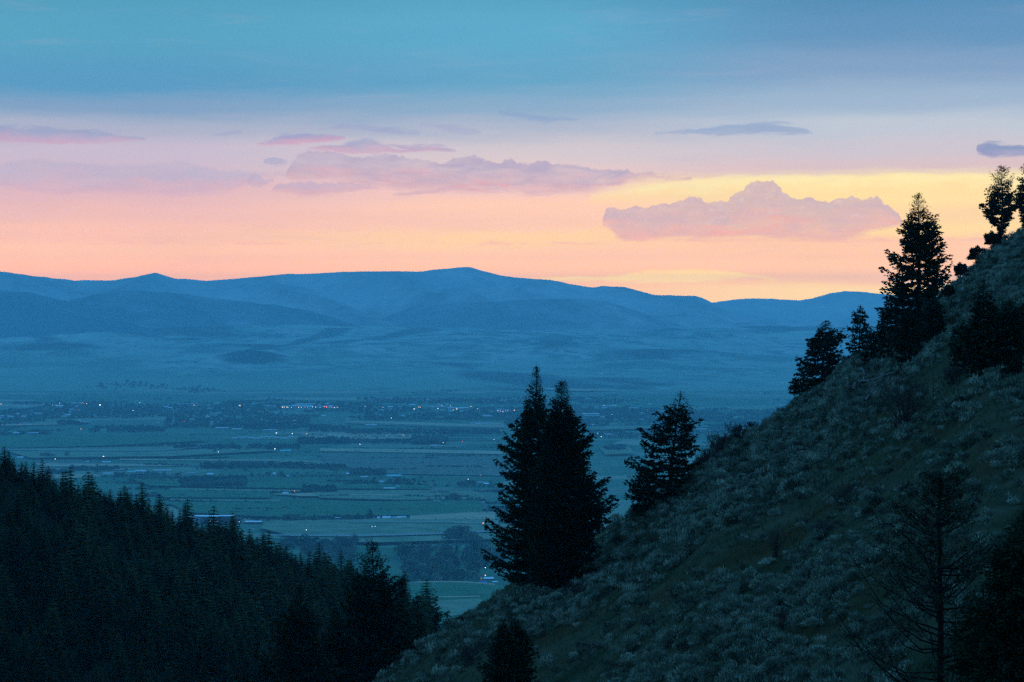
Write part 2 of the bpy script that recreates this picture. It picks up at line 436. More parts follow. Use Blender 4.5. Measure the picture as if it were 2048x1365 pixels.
m_far = mat_noise('far_slopes', [(0.30, 0.28, 0.24), (0.44, 0.38, 0.32)], 0.0012, 6, (1, 1, 1), attr=[('gully', (0.16, 0.18, 0.18))])
m_main = mat_noise('main_ridge_slopes', [(0.22, 0.26, 0.22), (0.36, 0.36, 0.31), (0.46, 0.42, 0.37)], 0.0011, 7, (1, 0.7, 1), attr=[('gully', (0.09, 0.13, 0.13))])
m_for = mat_noise('forested_slopes', [(0.08, 0.14, 0.14), (0.16, 0.22, 0.21)], 0.0025, 6, second=(0.0009, (0.34, 0.34, 0.29), 0.50, 0.64), attr=[('gully', (0.03, 0.08, 0.08))])
m_dark = mat_noise('dark_forest_slopes', [(0.03, 0.09, 0.10), (0.08, 0.14, 0.14)], 0.003, 6)

ridge('mountain_ridge', [(1180, 660), (1300, 630), (1380, 612), (1430, 605), (1465, 600), (1505, 597), (1560, 599), (1600, 601), (1625, 597), (1660, 587), (1690, 583), (1720, 584),
      (1760, 588), (1830, 592), (1950, 588), (2200, 580), (2500, 600)], 23300, 3500, 1300, 130, m_far, 3, 'palest ridge, farthest away behind the right end of the range')
ridge('mountain_ridge', [(-500, 520), (-200, 530), (0, 543), (60, 552), (110, 557), (150, 561), (230, 561), (275, 553), (295, 548), (312, 546), (330, 552), (350, 557), (420, 562), (470, 558),
      (520, 553), (575, 548), (600, 549), (660, 546), (720, 543), (790, 543), (840, 543), (890, 538), (915, 535), (940, 535), (960, 541), (1000, 551), (1040, 556), (1100, 560), (1140, 568),
      (1185, 576), (1205, 572), (1250, 575), (1280, 583), (1310, 590), (1390, 592), (1410, 599), (1432, 610), (1480, 632), (1560, 655), (1700, 680)], 17000, 3300, 1500, 170, m_main, 21,
      'long blue main mountain ridge against the sunset')
ridge('mountain_ridge', [(760, 640), (850, 603), (900, 602), (960, 606), (1060, 599), (1160, 598), (1210, 604), (1260, 618), (1320, 640), (1400, 660), (1500, 690)], 14800, 1300, 900, 150, m_for, 33,
      'low forested spur below the middle of the main ridge')
ridge('mountain_ridge', [(60, 640), (110, 612), (150, 598), (185, 590), (240, 581), (310, 583), (360, 588), (400, 592), (460, 601), (520, 608), (560, 612), (620, 622), (680, 640), (760, 665)],
      14200, 1300, 900, 150, m_for, 41, 'dark forested foothill ridge under the small peak')
ridge('mountain_ridge', [(-500, 560), (-200, 570), (0, 582), (60, 585), (110, 597), (150, 606), (200, 612), (240, 614), (290, 628), (350, 648), (400, 662)],
      13700, 900, 900, 170, m_dark, 55, 'darkest forested hill at the left edge')
ridge('mountain_ridge', [(1340, 690), (1400, 665), (1460, 648), (1530, 640), (1600, 642), (1680, 634), (1760, 640), (1900, 650), (2200, 640)], 15500, 1200, 900, 120, m_main, 63,
      'low blue ridge under the palest range on the right')

# ------------------------------------------------------------------ foothills
FH_Y = np.array([9200, 9700, 10500, 11500, 12500, 13500, 14600, 16500], float)
FH_Z = np.array([-6, 1, 34, 76, 126, 186, 214, 200], float)
def foot_z(X, Y):
    z = np.interp(Y, FH_Y, FH_Z)
    k = np.clip((Y - 9500) / 1500, 0, 1)
    z = z + k * (fbm(X + 0.25 * Y, Y * 0.8, 1500, 3, 71) * 30 + (0.5 - np.abs(fbm(X, Y, 620, 3, 74))) * 24 + fbm(X, Y, 130, 2, 77) * 2.2)
    for (bx, by, w, d, h) in ((500, 11300, 190, 260, 30), (250, 10500, 420, 300, 20), (820, 12300, 600, 420, 26), (1230, 11800, 500, 500, 22), (100, 12100, 420, 350, 22),
                             (360, 12000, 520, 200, 26), (640, 11700, 420, 240, 22), (180, 12900, 500, 220, 28), (430, 13300, 600, 240, 30), (700, 13400, 480, 260, 30), (950, 12900, 560, 260, 26), (1120, 12100, 420, 260, 22),
                             (1350, 12600, 480, 260, 26), (1500, 11700, 420, 240, 20), (820, 11300, 500, 220, 16), (60, 11300, 420, 200, 20), (330, 11000, 420, 180, 18), (1560, 13300, 600, 260, 26), (1250, 13600, 500, 240, 28)):
        cx = (bx - 1024) / F * by
        z = z + h * np.exp(-np.abs((X - cx) / w) ** 2.2 - ((Y - by) / d) ** 2) * (1 + 0.25 * fbm(X, Y, 240, 2, 79))
    return z
def foot_brush_shade(X, Y):
    # scrub on the fold lines, doubling as painted shade where slope shading is weak
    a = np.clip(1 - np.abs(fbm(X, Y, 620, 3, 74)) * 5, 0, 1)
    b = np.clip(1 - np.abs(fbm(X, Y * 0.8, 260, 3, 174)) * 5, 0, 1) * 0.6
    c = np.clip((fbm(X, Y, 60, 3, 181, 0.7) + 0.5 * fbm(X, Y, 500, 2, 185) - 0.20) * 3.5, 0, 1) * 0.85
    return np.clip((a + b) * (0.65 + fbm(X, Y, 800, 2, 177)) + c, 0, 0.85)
def foot_forest(X, Y):
    n = fbm(X + 0.4 * Y, Y * 0.7, 700, 4, 91, 0.6)
    f = np.clip((n - 0.22) * 5, 0, 0.8)
    u = X / Y * F + 1024
    def blob(cx, cy, w, d, s=1.0):
        return s * np.clip(1.6 - ((u - cx) / w) ** 2 - ((Y - cy) / d) ** 2 + fbm(X, Y, 200, 3, 95), 0, 1)
    f = np.maximum(f, blob(500, 11150, 70, 240))
    f = np.maximum(f, blob(90, 11900, 90, 130, 0.8))
    f = np.maximum(f, blob(1110, 12300, 45, 350, 0.8))
    f = np.maximum(f, blob(1640, 11900, 60, 200, 0.8))
    f = np.maximum(f, np.clip(1.5 - ((u - 600 - (Y - 12500) * 0.10) / 26) ** 2, 0, 1) * (Y > 11600) * (Y < 13300) * 0.8)
    f = np.maximum(f, np.clip(1.5 - ((u - 770 - (Y - 12900) * 0.16) / 30) ** 2, 0, 1) * (Y > 12200) * (Y < 13500) * 0.7)
    return f
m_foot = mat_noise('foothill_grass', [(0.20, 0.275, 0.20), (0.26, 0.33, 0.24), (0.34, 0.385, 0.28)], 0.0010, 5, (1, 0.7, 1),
                   second=(0.006, (0.06, 0.13, 0.10), 0.52, 0.72), attr=[('brush', (0.03, 0.085, 0.07)), ('low', (0.143, 0.228, 0.142)), ('forest', (0.008, 0.03, 0.03))])  # brush colour: scrub plus shade painted into the folds
terrain('foothills', np.linspace(-0.30, 0.30, 620), np.linspace(9250, 16400, 520), foot_z, m_foot, 'rolling grassy foothills below the mountains', {'forest': foot_forest, 'brush': foot_brush_shade, 'low': lambda X, Y: np.clip(1.15 - (Y - 9500) / 1900 + 0.5 * fbm(X, Y, 700, 3, 199), 0, 1)}, K)

# ------------------------------------------------------------------ valley floor
m_floor = mat_noise('valley_grass', [(0.072, 0.150, 0.079), (0.117, 0.198, 0.110), (0.208, 0.264, 0.158)], 0.0022, 6, (1, 0.55, 1), second=(0.012, (0.03, 0.075, 0.055), 0.45, 0.7))
def add_fields(m):
    """a patchwork of farm fields: each cell of a slightly bent grid has its own crop"""
    nd, lk = m.node_tree.nodes, m.node_tree.links
    bs = nd['Principled BSDF']
    old = bs.inputs['Base Color'].links[0].from_socket
    tcn = nd.new('ShaderNodeTexCoord'); mp = nd.new('ShaderNodeMapping')
    mp.inputs['Rotation'].default_value = (0, 0, math.radians(7)); mp.inputs['Scale'].default_value = (1 / 520, 1 / 300, 0)
    lk.new(tcn.outputs['Object'], mp.inputs[0])
    vo = nd.new('ShaderNodeTexVoronoi'); vo.distance = 'CHEBYCHEV'; vo.inputs['Scale'].default_value = 1.0; vo.inputs['Randomness'].default_value = 0.7
    lk.new(mp.outputs[0], vo.inputs['Vector'])
    sx = nd.new('ShaderNodeSeparateColor'); lk.new(vo.outputs['Color'], sx.inputs[0])
    cr = nd.new('ShaderNodeValToRGB'); cr.color_ramp.interpolation = 'CONSTANT'
    cols = [(0.0, (0.026, 0.108, 0.053)), (0.28, (0.058, 0.144, 0.079)), (0.5, (0.039, 0.126, 0.063)), (0.68, (0.169, 0.204, 0.121)), (0.84, (0.325, 0.282, 0.173)), (0.93, (0.104, 0.132, 0.089))]
    while len(cr.color_ramp.elements) < len(cols): cr.color_ramp.elements.new(0.5)
    for e, (p, c) in zip(cr.color_ramp.elements, cols): e.position = p
    for e, (p, c) in zip(cr.color_ramp.elements, cols): e.color = (*c, 1)
    lk.new(sx.outputs[0], cr.inputs[0])
    x = nd.new('ShaderNodeMix'); x.data_type = 'RGBA'; x.inputs[0].default_value = 0.6
    lk.new(old, x.inputs[6]); lk.new(cr.outputs[0], x.inputs[7]); lk.new(x.outputs[2], bs.inputs['Base Color'])
add_fields(m_floor)
def floor_z(X, Y): return fbm(X, Y, 900, 2, 5) * 0.5
vx, vy = np.linspace(-12200, 12200, 60), np.linspace(-2800, 32000, 90)
VX, VY = np.meshgrid(vx, vy)
ii = np.arange(VX.size).reshape(VX.shape)
fl = mesh_obj('ground', np.stack([VX, VY, np.zeros_like(VX)], -1).reshape(-1, 3),
              np.stack([ii[:-1, :-1], ii[:-1, 1:], ii[1:, 1:], ii[1:, :-1]], -1).reshape(-1, 4), m_floor)
tag(fl, 'flat valley floor of green fields', None, None, 'structure')

def vdist(y): return EYE * F / (y - HOR)
def vpt(x, y):
    d = vdist(y); return ((x - 1024) / F * d, d)

# ------------------------------------------------------------------ near hillside (sagebrush) and forest hillside
HS_X = np.array([-700, 0, 400, 640, 750, 830, 900, 960, 1000, 1060, 1130, 1240, 1330, 1385, 1400, 1430, 1510, 1560, 1600, 1690, 1740, 1800, 1880, 1920, 1950, 1985, 2048, 2200, 2500, 3000, 4500], float)
HS_Yp = np.array([2300, 1900, 1620, 1450, 1366, 1300, 1246, 1207, 1180, 1143, 1096, 1036, 982, 945, 925, 895, 858, 820, 790, 716, 692, 652, 590, 560, 530, 496, 466, 380, 200, -60, -700], float)
def hs_crest(u): return 165 + 55 * np.clip((u + 0.05) / 0.26, 0, 1.4) + 10 * np.sin(u * 60)
def hill_z(X, Y):
    X = np.asarray(X, float); Y = np.asarray(Y, float)
    Ys = np.maximum(Y, 6.0)
    u = X / Ys
    v = -(np.interp(u * F + 1024, HS_X, HS_Yp) - HOR) / F
    Yc = hs_crest(u)
    z = Ys * v - 12 * (1 - Ys / Yc)
    zb = Yc * v + (Ys - Yc) * (v - 0.55)
    z = np.where(Ys > Yc, zb, z)
    z = z + 10.2 * np.exp(-(X ** 2 + Y ** 2) / 13.0 ** 2)
    k = np.clip((Y - 25) / 30, 0, 1)
    z = z + k * (fbm(X, Y, 16, 3, 101) * 0.55 + fbm(X, Y, 3.2, 3, 105) * 0.22) - k * 0.25
    return np.maximum(z + EYE, -5)
m_hill = mat_noise('hillside_soil', [(0.02, 0.026, 0.012), (0.04, 0.044, 0.022), (0.06, 0.056, 0.032)], 0.35, 6, second=(0.09, (0.045, 0.026, 0.010), 0.5, 0.7))
us = np.concatenate([np.linspace(-0.42, -0.09, 60), np.linspace(-0.088, 0.26, 520), np.linspace(0.265, 0.62, 60)])
ys = np.concatenate([np.linspace(6, 42, 24), np.linspace(43, 235, 430), np.linspace(240, 1100, 60)])
terrain('hillside', us, ys, hill_z, m_hill, 'steep sagebrush hillside falling to the left')
def cam_ground():
    """the slope continues under and behind the camera"""
    gx, gy = np.linspace(-60, 60, 60), np.linspace(-60, 6, 40)
    X, Y = np.meshgrid(gx, gy)
    Z = np.where(True, EYE - 1.9 + np.clip(X, -60, 60) * 0.5 - np.hypot(X, Y) * 0.25, 0)
    i = np.arange(X.size).reshape(X.shape)
    o = mesh_obj('hillside', np.stack([X, Y, Z], -1).reshape(-1, 3), np.stack([i[:-1, :-1], i[:-1, 1:], i[1:, 1:], i[1:, :-1]], -1).reshape(-1, 4), m_hill)
    tag(o, 'ground of the viewpoint behind the camera', None, None, 'structure')

FR_X = np.array([-900, -300, 0, 60, 130, 200, 330, 440, 500, 560, 620, 700, 760, 830, 900, 960, 1100, 1300], float)
FR_Yp = np.array([560, 780, 945, 968, 990, 1022, 1062, 1095, 1122, 1142, 1165, 1192, 1215, 1238, 1262, 1290, 1400, 1600], float)
def fr_crest(u): return np.interp(u, [-0.5, -0.21, -0.03, 0.1], [380, 410, 540, 600])
def forest_z(X, Y):
    X = np.asarray(X, float); Y = np.asarray(Y, float)
    u = X / Y
    v = -(np.interp(u * F + 1024, FR_X, FR_Yp) - HOR) / F
    Yc = fr_crest(u)
    Y0 = Yc * 0.72
    vb = np.minimum(-0.172, v - 0.03)
    w = (Yc - Y) / (Yc - Y0)
    zf = Y * (v + (vb - v) * w)
    z0 = Y0 * vb
    z = np.where(Y < Y0, z0 - (Y0 - Y) * 0.12, zf)
    z = np.where(Y > Yc, Yc * v - (Y - Yc) * 0.55, z)
    return np.maximum(z + fbm(X, Y, 40, 3, 131) * 1.5 + EYE, -5)
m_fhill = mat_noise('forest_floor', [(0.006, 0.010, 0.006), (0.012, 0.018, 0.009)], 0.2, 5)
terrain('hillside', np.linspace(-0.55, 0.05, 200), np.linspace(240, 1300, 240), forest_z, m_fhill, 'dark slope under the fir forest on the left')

# ------------------------------------------------------------------ foliage building blocks
def nrm(a): return a / np.maximum(np.linalg.norm(a, axis=-1, keepdims=True), 1e-9)
def diamonds(c, d, l, w, rng):
    """leaf-shaped faces: base c, direction d, length l, width w"""
    d = nrm(d)
    r = rng.normal(size=d.shape)
    s = nrm(np.cross(d, r)) * (w / 2)[:, None]
    m = c + d * (l * 0.45)[:, None]
    v = np.stack([c, m + s, c + d * l[:, None], m - s], 1)
    return v.reshape(-1, 3)
def quads_idx(n): return np.arange(n * 4).reshape(n, 4)

def tube(p0, p1, r0, r1, k=5):
    p0, p1 = np.array(p0, float), np.array(p1, float)
    d = p1 - p0; d = d / max(np.linalg.norm(d), 1e-9)
    a = np.cross(d, [0, 0, 1.0]); 
    if np.linalg.norm(a) < 1e-3: a = np.array([1.0, 0, 0])
    a = a / np.linalg.norm(a); b = np.cross(d, a)
    th = np.arange(k) * 2 * math.pi / k
    ring = np.cos(th)[:, None] * a + np.sin(th)[:, None] * b
    v = np.concatenate([p0 + ring * r0, p1 + ring * r1])
    f = [(i, (i + 1) % k, k + (i + 1) % k, k + i) for i in range(k)]
    return v, f
class Tubes:
    def __init__(s): s.v, s.f, s.n = [], [], 0
    def add(s, pts, r0, r1, k=5):
        m = len(pts) - 1
        for i in range(m):
            a, b = r0 + (r1 - r0) * i / m, r0 + (r1 - r0) * (i + 1) / m
            v, f = tube(pts[i], pts[i + 1], a, b, k)
            s.f += [tuple(q + s.n for q in t) for t in f]; s.v.append(v); s.n += len(v)
    def arrays(s): return np.concatenate(s.v), np.array(s.f)

def fir_arrays(H, left, right, seed, base=0.03, spacing=0.16, twig=0.15, leaf=0.24, leafw=0.085, lean=0.0, dens=1.0, bushy=1.0, per=6):
    """leaf faces of a fir crown and the trunk with its limbs; left/right = radius outline (share from top, radius / H)"""
    rng = np.random.default_rng(seed)
    C, D = [], []
    T = Tubes()
    lx, ly = zip(*left); rx, ry = zip(*right)
    sway = [(0, 0, -0.4)] + [(lean * f + rng.normal() * 0.006 * H, rng.normal() * 0.004 * H, H * f) for f in (0.2, 0.4, 0.6, 0.8)] + [(lean, 0, H * 0.985)]
    T.add(sway, H * 0.017 + 0.03, 0.012, 7)
    sw = np.array(sway)
    h = base * H
    while h < H * 0.985:
        tt = 1 - h / H
        n = per
        ph0 = rng.uniform(0, 6.28)
        for k in range(n):
            phi = ph0 + k * 6.283 / n + rng.normal() * 0.25
            hh = h + rng.normal() * spacing * 0.28
            t_ = min(max(1 - hh / H, 0.0), 1)
            w = 0.5 + 0.5 * math.cos(phi)                     # phi 0 = +x = right in the picture
            R = (np.interp(t_, rx, ry) * w + np.interp(t_, lx, ly) * (1 - w)) * H
            clump = 0.86 + 0.15 * math.sin(hh * 2.1 / (0.10 * H) + phi * 1.7 + seed) + 0.14 * math.sin(hh * 6.3 / (0.062 * H) + 2.0 * math.cos(phi) + seed)
            L = R * min(1.08, max(0.4, rng.uniform(0.74, 1.06) * clump)) - leaf * (0.9 if R > 1 else 0.5)
            if L < 0.05: L = 0.05
            inc = math.radians(np.interp(t_, [0, 0.15, 0.5, 1.0], [46, 20, 6, -4]) + rng.normal() * 6)
            x0 = np.array([np.interp(hh, sw[:, 2], sw[:, 0]), np.interp(hh, sw[:, 2], sw[:, 1]), hh])
            hd = np.array([math.cos(phi), math.sin(phi), 0.0])
            m = max(3, int(L / 0.3))
            ss = np.linspace(0, 1, m + 1)
            droop, up = rng.uniform(0.05, 0.16), rng.uniform(0.14, 0.3)
            def P(s_):
                s_ = np.asarray(s_)[:, None]
                z = L * (s_ * math.sin(inc) - droop * np.sin(s_ * math.pi) + up * s_ ** 3 * 0.6)
                return x0 + hd * (L * s_ * math.cos(inc)) + np.array([0, 0, 1.0]) * z
            if L > 0.4 and k % 2 == 0 or L > 1.2:
                q = P(np.linspace(0, 0.92, 4))
                T.add(list(q), 0.008 + 0.012 * L, 0.005, 3)
            nt = max(4, int(L / twig * dens * 1.9))
            s_t = rng.uniform(0.12, 1.0, nt) ** 0.85
            pt = P(s_t)
            side = np.where(rng.random(nt) < 0.5, 1, -1)
            ang = np.radians(rng.uniform(25, 70, nt)) * side
            ang = np.where(s_t > 0.88, ang * 0.45, ang)
            dirs = np.stack([np.cos(phi + ang), np.sin(phi + ang), rng.normal(-0.02, 0.12, nt)], 1)
            tl = (0.40 * L * (1 - s_t) + 0.17 * bushy) * rng.uniform(0.6, 1.15, nt)
            for j in range(nt):
                ml = max(2, int(tl[j] / (leaf * 0.5)))
                a = np.linspace(0, 1, ml)[:, None]
                p = pt[j] + dirs[j] * (tl[j] * a)
                p = p + rng.normal(size=p.shape) * leaf * 0.12
                p[:, 2] += -0.12 * tl[j] * a[:, 0] + 0.0
                dd = dirs[j] + rng.normal(size=p.shape) * [0.30, 0.30, 0.18]
                dd[:, 2] += rng.uniform(-0.10, 0.22)
                C.append(p); D.append(dd)
            q = P(np.linspace(0.25, 1.0, max(4, int(L / (leaf * 0.32)))))
            C.append(q + rng.normal(size=q.shape) * leaf * 0.1); D.append(np.tile(hd, (len(q), 1)) + rng.normal(size=q.shape) * 0.35 + [0, 0, 0.15])
        h += spacing * (0.6 + 0.8 * rng.random()) * (0.60 + 0.6 * tt)
    # leader
    p = np.array([[lean, 0, H * f] for f in np.linspace(0.9, 0.995, 12)])
    C.append(p); D.append(rng.normal(size=p.shape) * 0.5 + [0, 0, 1])
    C, D = np.concatenate(C), np.concatenate(D)
    l = leaf * rng.uniform(0.65, 1.25, len(C)); w_ = leafw * rng.uniform(0.7, 1.4, len(C))
    small = np.clip((H - C[:, 2]) / (0.22 * H), 0.38, 1)
    v = diamonds(C, D, l * small, w_ * small, rng)
    return v, quads_idx(len(C)), T.arrays()

m_fir = mat_noise('fir_needles', [(0.014, 0.022, 0.012), (0.024, 0.034, 0.016), (0.036, 0.04, 0.022)], 1.2, 4, objrand=0.25)
m_bark = mat_noise('fir_bark', [(0.02, 0.015, 0.011), (0.045, 0.034, 0.025)], 6, 4)
m_junip = mat_noise('juniper_foliage', [(0.014, 0.018, 0.010), (0.03, 0.032, 0.018)], 1.5, 4)
m_thin = mat_noise('thin_grey_green_needles', [(0.03, 0.034, 0.018), (0.075, 0.075, 0.04)], 2, 4)
m_twig = mat_noise('bare_twigs', [(0.05, 0.036, 0.028), (0.09, 0.065, 0.05)], 3, 4)
m_dead = mat_noise('weathered_wood', [(0.09, 0.075, 0.065), (0.20, 0.165, 0.14)], 3, 5)
m_deadbark = mat_noise('dead_bark', [(0.012, 0.010, 0.009), (0.03, 0.024, 0.020)], 3, 5)

def empty(name, loc, rz=0.0):
    o = bpy.data.objects.new(name, None); COL.objects.link(o)
    o.location = loc; o.rotation_euler = (0, 0, rz); o.empty_display_size = 0.5
    return o

def hz(x, y): return float(hill_z(np.array([x]), np.array([y]))[0])
def hill_at(xp, yp):
    """the spot of the near hillside seen at photograph pixel (xp, yp)"""
    u = (xp - 1024) / F
    Y = np.linspace(30, 400, 3000)
    z = hill_z(u * Y, Y)
    row = HOR - (z - EYE) / Y * F
    k = np.where(row <= yp)[0]
    i = k[0] if len(k) else int(np.argmin(row))
    return float(u * Y[i]), float(Y[i]), float(z[i])

GROUP_FIR = 'firs standing on the sagebrush hillside'
def hero_fir(label, xb, top, left, right, seed, yb=None, dist=None, xt=None, name='fir_tree', cat='tree', group=GROUP_FIR, **kw):
    if dist is None: x, y, z = hill_at(xb, yb)
    else:
        y = dist; x = (xb - 1024) / F * y; z = hz(x, y)
    z -= 0.1
    ztop = EYE - (top - HOR) / F * y
    H = ztop - z
    lean = 0.0 if xt is None else (xt - xb) / F * y
    Hp = H * F / y                     # height in photograph pixels
    L = [(a / Hp if a > 1.5 else a, b / Hp if b > 1.5 else b) for a, b in left]
    R = [(a / Hp if a > 1.5 else a, b / Hp if b > 1.5 else b) for a, b in right]
    sc = y / 150.0
    v, f, (tv, tf) = fir_arrays(H, L, R, seed, spacing=kw.pop('spacing', 0.17) * 1.35 * sc, twig=kw.pop('twig', 0.14) * 0.72 * sc, leaf=kw.pop('leaf', 0.25) * 0.92 * sc,
                                leafw=kw.pop('leafw', 0.10) * 1.15 * sc, lean=lean, **kw)
    root = empty(name, (x, y, z))
    tag(root, label, cat, group)
    mesh_obj('trunk', tv, tf, m_bark, root)
    mesh_obj('crown', v, f, m_fir, root)
    return root

# outlines: (pixels below the top, half width in pixels)
hero_fir('tall left fir of the close pair, with a slender ragged tip', 1094, 728,
         [(0, 3), (20, 9), (52, 20), (100, 40), (140, 68), (165, 88), (200, 92), (240, 98), (282, 124), (320, 126), (352, 132), (400, 138), (430, 122), (455, 80), (470, 30)],
         [(0, 3), (20, 8), (52, 16), (100, 26), (160, 40), (300, 60), (470, 30)], 3, yb=1172, xt=1073, spacing=0.15, base=0.05)
hero_fir('dense right fir of the close pair, blunt dark top', 1128, 760,
         [(0, 5), (14, 15), (40, 26), (90, 38), (200, 60), (300, 90), (420, 60)],
         [(0, 5), (14, 15), (40, 26), (80, 44), (115, 66), (160, 78), (190, 94), (225, 112), (252, 122), (275, 120), (300, 108), (340, 92), (380, 66), (410, 36), (440, 10)],
         8, yb=1182, xt=1123, spacing=0.14, base=0.05, per=8)
hero_fir('ragged fir on the crest between the close pair and the upper slope', 1334, 781,
         [(0, 3), (20, 16), (36, 44), (52, 50), (75, 60), (95, 74), (108, 90), (130, 82), (155, 90), (180, 80), (205, 50), (230, 12)],
         [(0, 4), (12, 20), (30, 22), (38, 42), (55, 34), (68, 50), (85, 44), (100, 66), (118, 62), (135, 66), (160, 60), (200, 40), (230, 12)], 14, yb=1012, xt=1361, base=0.06, per=5, spacing=0.22)
hero_fir('low spreading fir against the left foot of the ragged crest fir', 1292, 935,
         [(0, 5), (20, 24), (38, 46), (60, 48), (85, 36), (100, 10)], [(0, 5), (20, 22), (45, 34), (85, 24), (100, 6)], 15, yb=1030)
hero_fir('broad rounded fir at the skyline, left of the small pointed fir', 1644, 642,
         [(0, 5), (15, 18), (30, 30), (60, 48), (85, 62), (110, 66), (128, 58), (140, 30)], [(0, 5), (12, 20), (28, 42), (45, 46), (60, 50), (90, 48), (120, 20)], 21, yb=772, xt=1652, per=6, spacing=0.15)
hero_fir('low fir skirt at the far left edge of the upper slope', 1600, 738, [(0, 4), (15, 14), (40, 22), (55, 16)], [(0, 4), (20, 18), (55, 12)], 22, yb=788)
hero_fir('small pointed fir between the broad fir and the tallest upper fir', 1718, 610,
         [(0, 3), (15, 10), (30, 22), (45, 24), (60, 30), (85, 34), (100, 10)], [(0, 3), (18, 12), (35, 20), (60, 30), (90, 28)], 24, yb=702, xt=1721, spacing=0.2)
hero_fir('tallest fir of the upper slope, standing clear against the sunset', 1838, 386,
         [(0, 5), (18, 16), (35, 24), (62, 30), (80, 44), (95, 60), (115, 56), (135, 70), (160, 78), (185, 72), (215, 94), (245, 106), (270, 104), (300, 84), (330, 40)],
         [(0, 5), (18, 16), (35, 26), (50, 34), (75, 52), (95, 56), (115, 60), (135, 72), (160, 72), (175, 78), (200, 62), (240, 52), (300, 40), (330, 12)], 31, yb=702, xt=1836, spacing=0.18, base=0.03, per=6, dens=1.0)
hero_fir('dark young fir under the left side of the tallest upper fir', 1776, 605, [(0, 4), (30, 20), (60, 34), (100, 36), (130, 12)], [(0, 4), (30, 18), (80, 34), (130, 12)], 33, yb=726)
hero_fir('short dark fir between the small pointed fir and the tallest one', 1742, 655, [(0, 4), (20, 18), (50, 28), (80, 20)], [(0, 4), (30, 20), (80, 16)], 34, yb=733)
hero_fir('dark fir directly in front of the tallest upper fir trunk', 1818, 612, [(0, 4), (30, 22), (80, 38), (120, 24)], [(0, 4), (30, 22), (80, 34), (120, 20)], 35, yb=738)
hero_fir('dark fir at the right foot of the tallest upper fir', 1866, 592, [(0, 4), (30, 24), (70, 36), (100, 20)], [(0, 4), (25, 24), (60, 32), (95, 22), (110, 6)], 36, yb=694)
hero_fir('fir with bare lower trunk on the top right skyline', 2008, 330,
         [(0, 4), (14, 12), (30, 34), (44, 30), (60, 38), (78, 50), (96, 56), (112, 46), (124, 34), (128, 8), (150, 3)], [(0, 6), (14, 18), (40, 34), (60, 40), (90, 40), (115, 26), (126, 8), (150, 3)], 41, dist=236, xt=2003, spacing=0.18, per=6, base=0.1, leaf=0.24, leafw=0.11, dens=1.3)
hero_fir('fir cut by the right edge of the picture, on the top right skyline', 2056, 312,
         [(0, 4), (20, 16), (50, 24), (90, 32), (120, 28), (130, 6), (160, 3)], [(0, 4), (40, 22), (100, 36), (130, 10)], 42, dist=240, spacing=0.18, per=6, leaf=0.24, leafw=0.11, dens=1.3)
# dark thicket upper right
hero_fir('tall dark conifer in the middle of the thicket at the upper right', 1968, 560, [(0, 5), (20, 16), (60, 24), (100, 44), (150, 56), (190, 30)], [(0, 5), (20, 14), (60, 24), (100, 42), (150, 52), (190, 30)], 51, yb=748, bushy=1.4)
hero_fir('low dark conifer at the left edge of the upper right thicket', 1928, 636, [(0, 5), (30, 24), (70, 38), (100, 24)], [(0, 5), (30, 24), (80, 36), (110, 20)], 52, yb=748, bushy=1.4)
hero_fir('rounded dark conifer at the right end of the upper right thicket', 2020, 598, [(0, 6), (30, 26), (80, 40), (130, 24)], [(0, 6), (30, 26), (80, 40), (130, 24)], 53, yb=728, bushy=1.4)
hero_fir('dark conifer at the right picture edge beside the thicket', 2064, 585, [(0, 6), (30, 26), (80, 44), (120, 28)], [(0, 6), (30, 26), (80, 40), (120, 24)], 54, yb=702, bushy=1.4)
# foreground bottom
GB = 'dark firs rising from the draw at the bottom'
hero_fir('broad fir with gaps in its crown, tallest in the bottom draw', 745, 1078,
         [(0, 5), (14, 22), (26, 26), (40, 24), (62, 62), (80, 50), (110, 66), (150, 74), (220, 125), (300, 170), (480, 170), (640, 60)],
         [(0, 5), (14, 20), (30, 30), (50, 32), (56, 46), (90, 56), (112, 64), (140, 72), (160, 74), (220, 100), (300, 130), (480, 120), (640, 60)], 61, dist=188, group=GB, spacing=0.2, per=6, leaf=0.30, leafw=0.13, base=0.25)
hero_fir('dark fir at the lower left of the broad gapped fir', 600, 1166, [(0, 5), (30, 20), (60, 36), (120, 66), (200, 105), (400, 150)], [(0, 5), (30, 18), (60, 30), (120, 56), (200, 95), (400, 130)], 62, dist=176, group=GB, base=0.3, leaf=0.3, leafw=0.12)
hero_fir('shadowed fir filling the space between the two larger draw firs', 672, 1212, [(0, 4), (40, 26), (120, 60), (400, 120)], [(0, 4), (40, 26), (120, 60), (400, 120)], 63, dist=182, group=GB, base=0.3, leaf=0.3, leafw=0.12)
hero_fir('narrow fir with an upswept tip right of the broad gapped fir', 796, 1148, [(0, 4), (30, 12), (60, 22), (120, 50), (400, 110)], [(0, 4), (12, 10), (40, 16), (80, 26), (150, 50), (400, 80)], 64, dist=196, xt=806, group=GB, base=0.3, leaf=0.3, leafw=0.12)
hero_fir('fir beside the bottom of the sagebrush slope, left of the two smallest', 835, 1183, [(0, 4), (20, 12), (60, 26), (120, 44), (300, 70)], [(0, 4), (20, 12), (60, 26), (120, 36), (300, 50)], 65, dist=206, group=GB, base=0.4, leaf=0.3, leafw=0.12)
hero_fir('small fir second from the right in the bottom draw', 872, 1211, [(0, 3), (20, 10), (60, 22), (200, 40)], [(0, 3), (20, 9), (60, 16), (200, 30)], 66, dist=214, group=GB, base=0.4, leaf=0.28, leafw=0.12)
hero_fir('smallest and rightmost fir of the bottom draw', 894, 1213, [(0, 3), (20, 9), (60, 18), (200, 30)], [(0, 3), (20, 9), (50, 13), (200, 30)], 67, dist=216, group=GB, base=0.4, leaf=0.28, leafw=0.12)
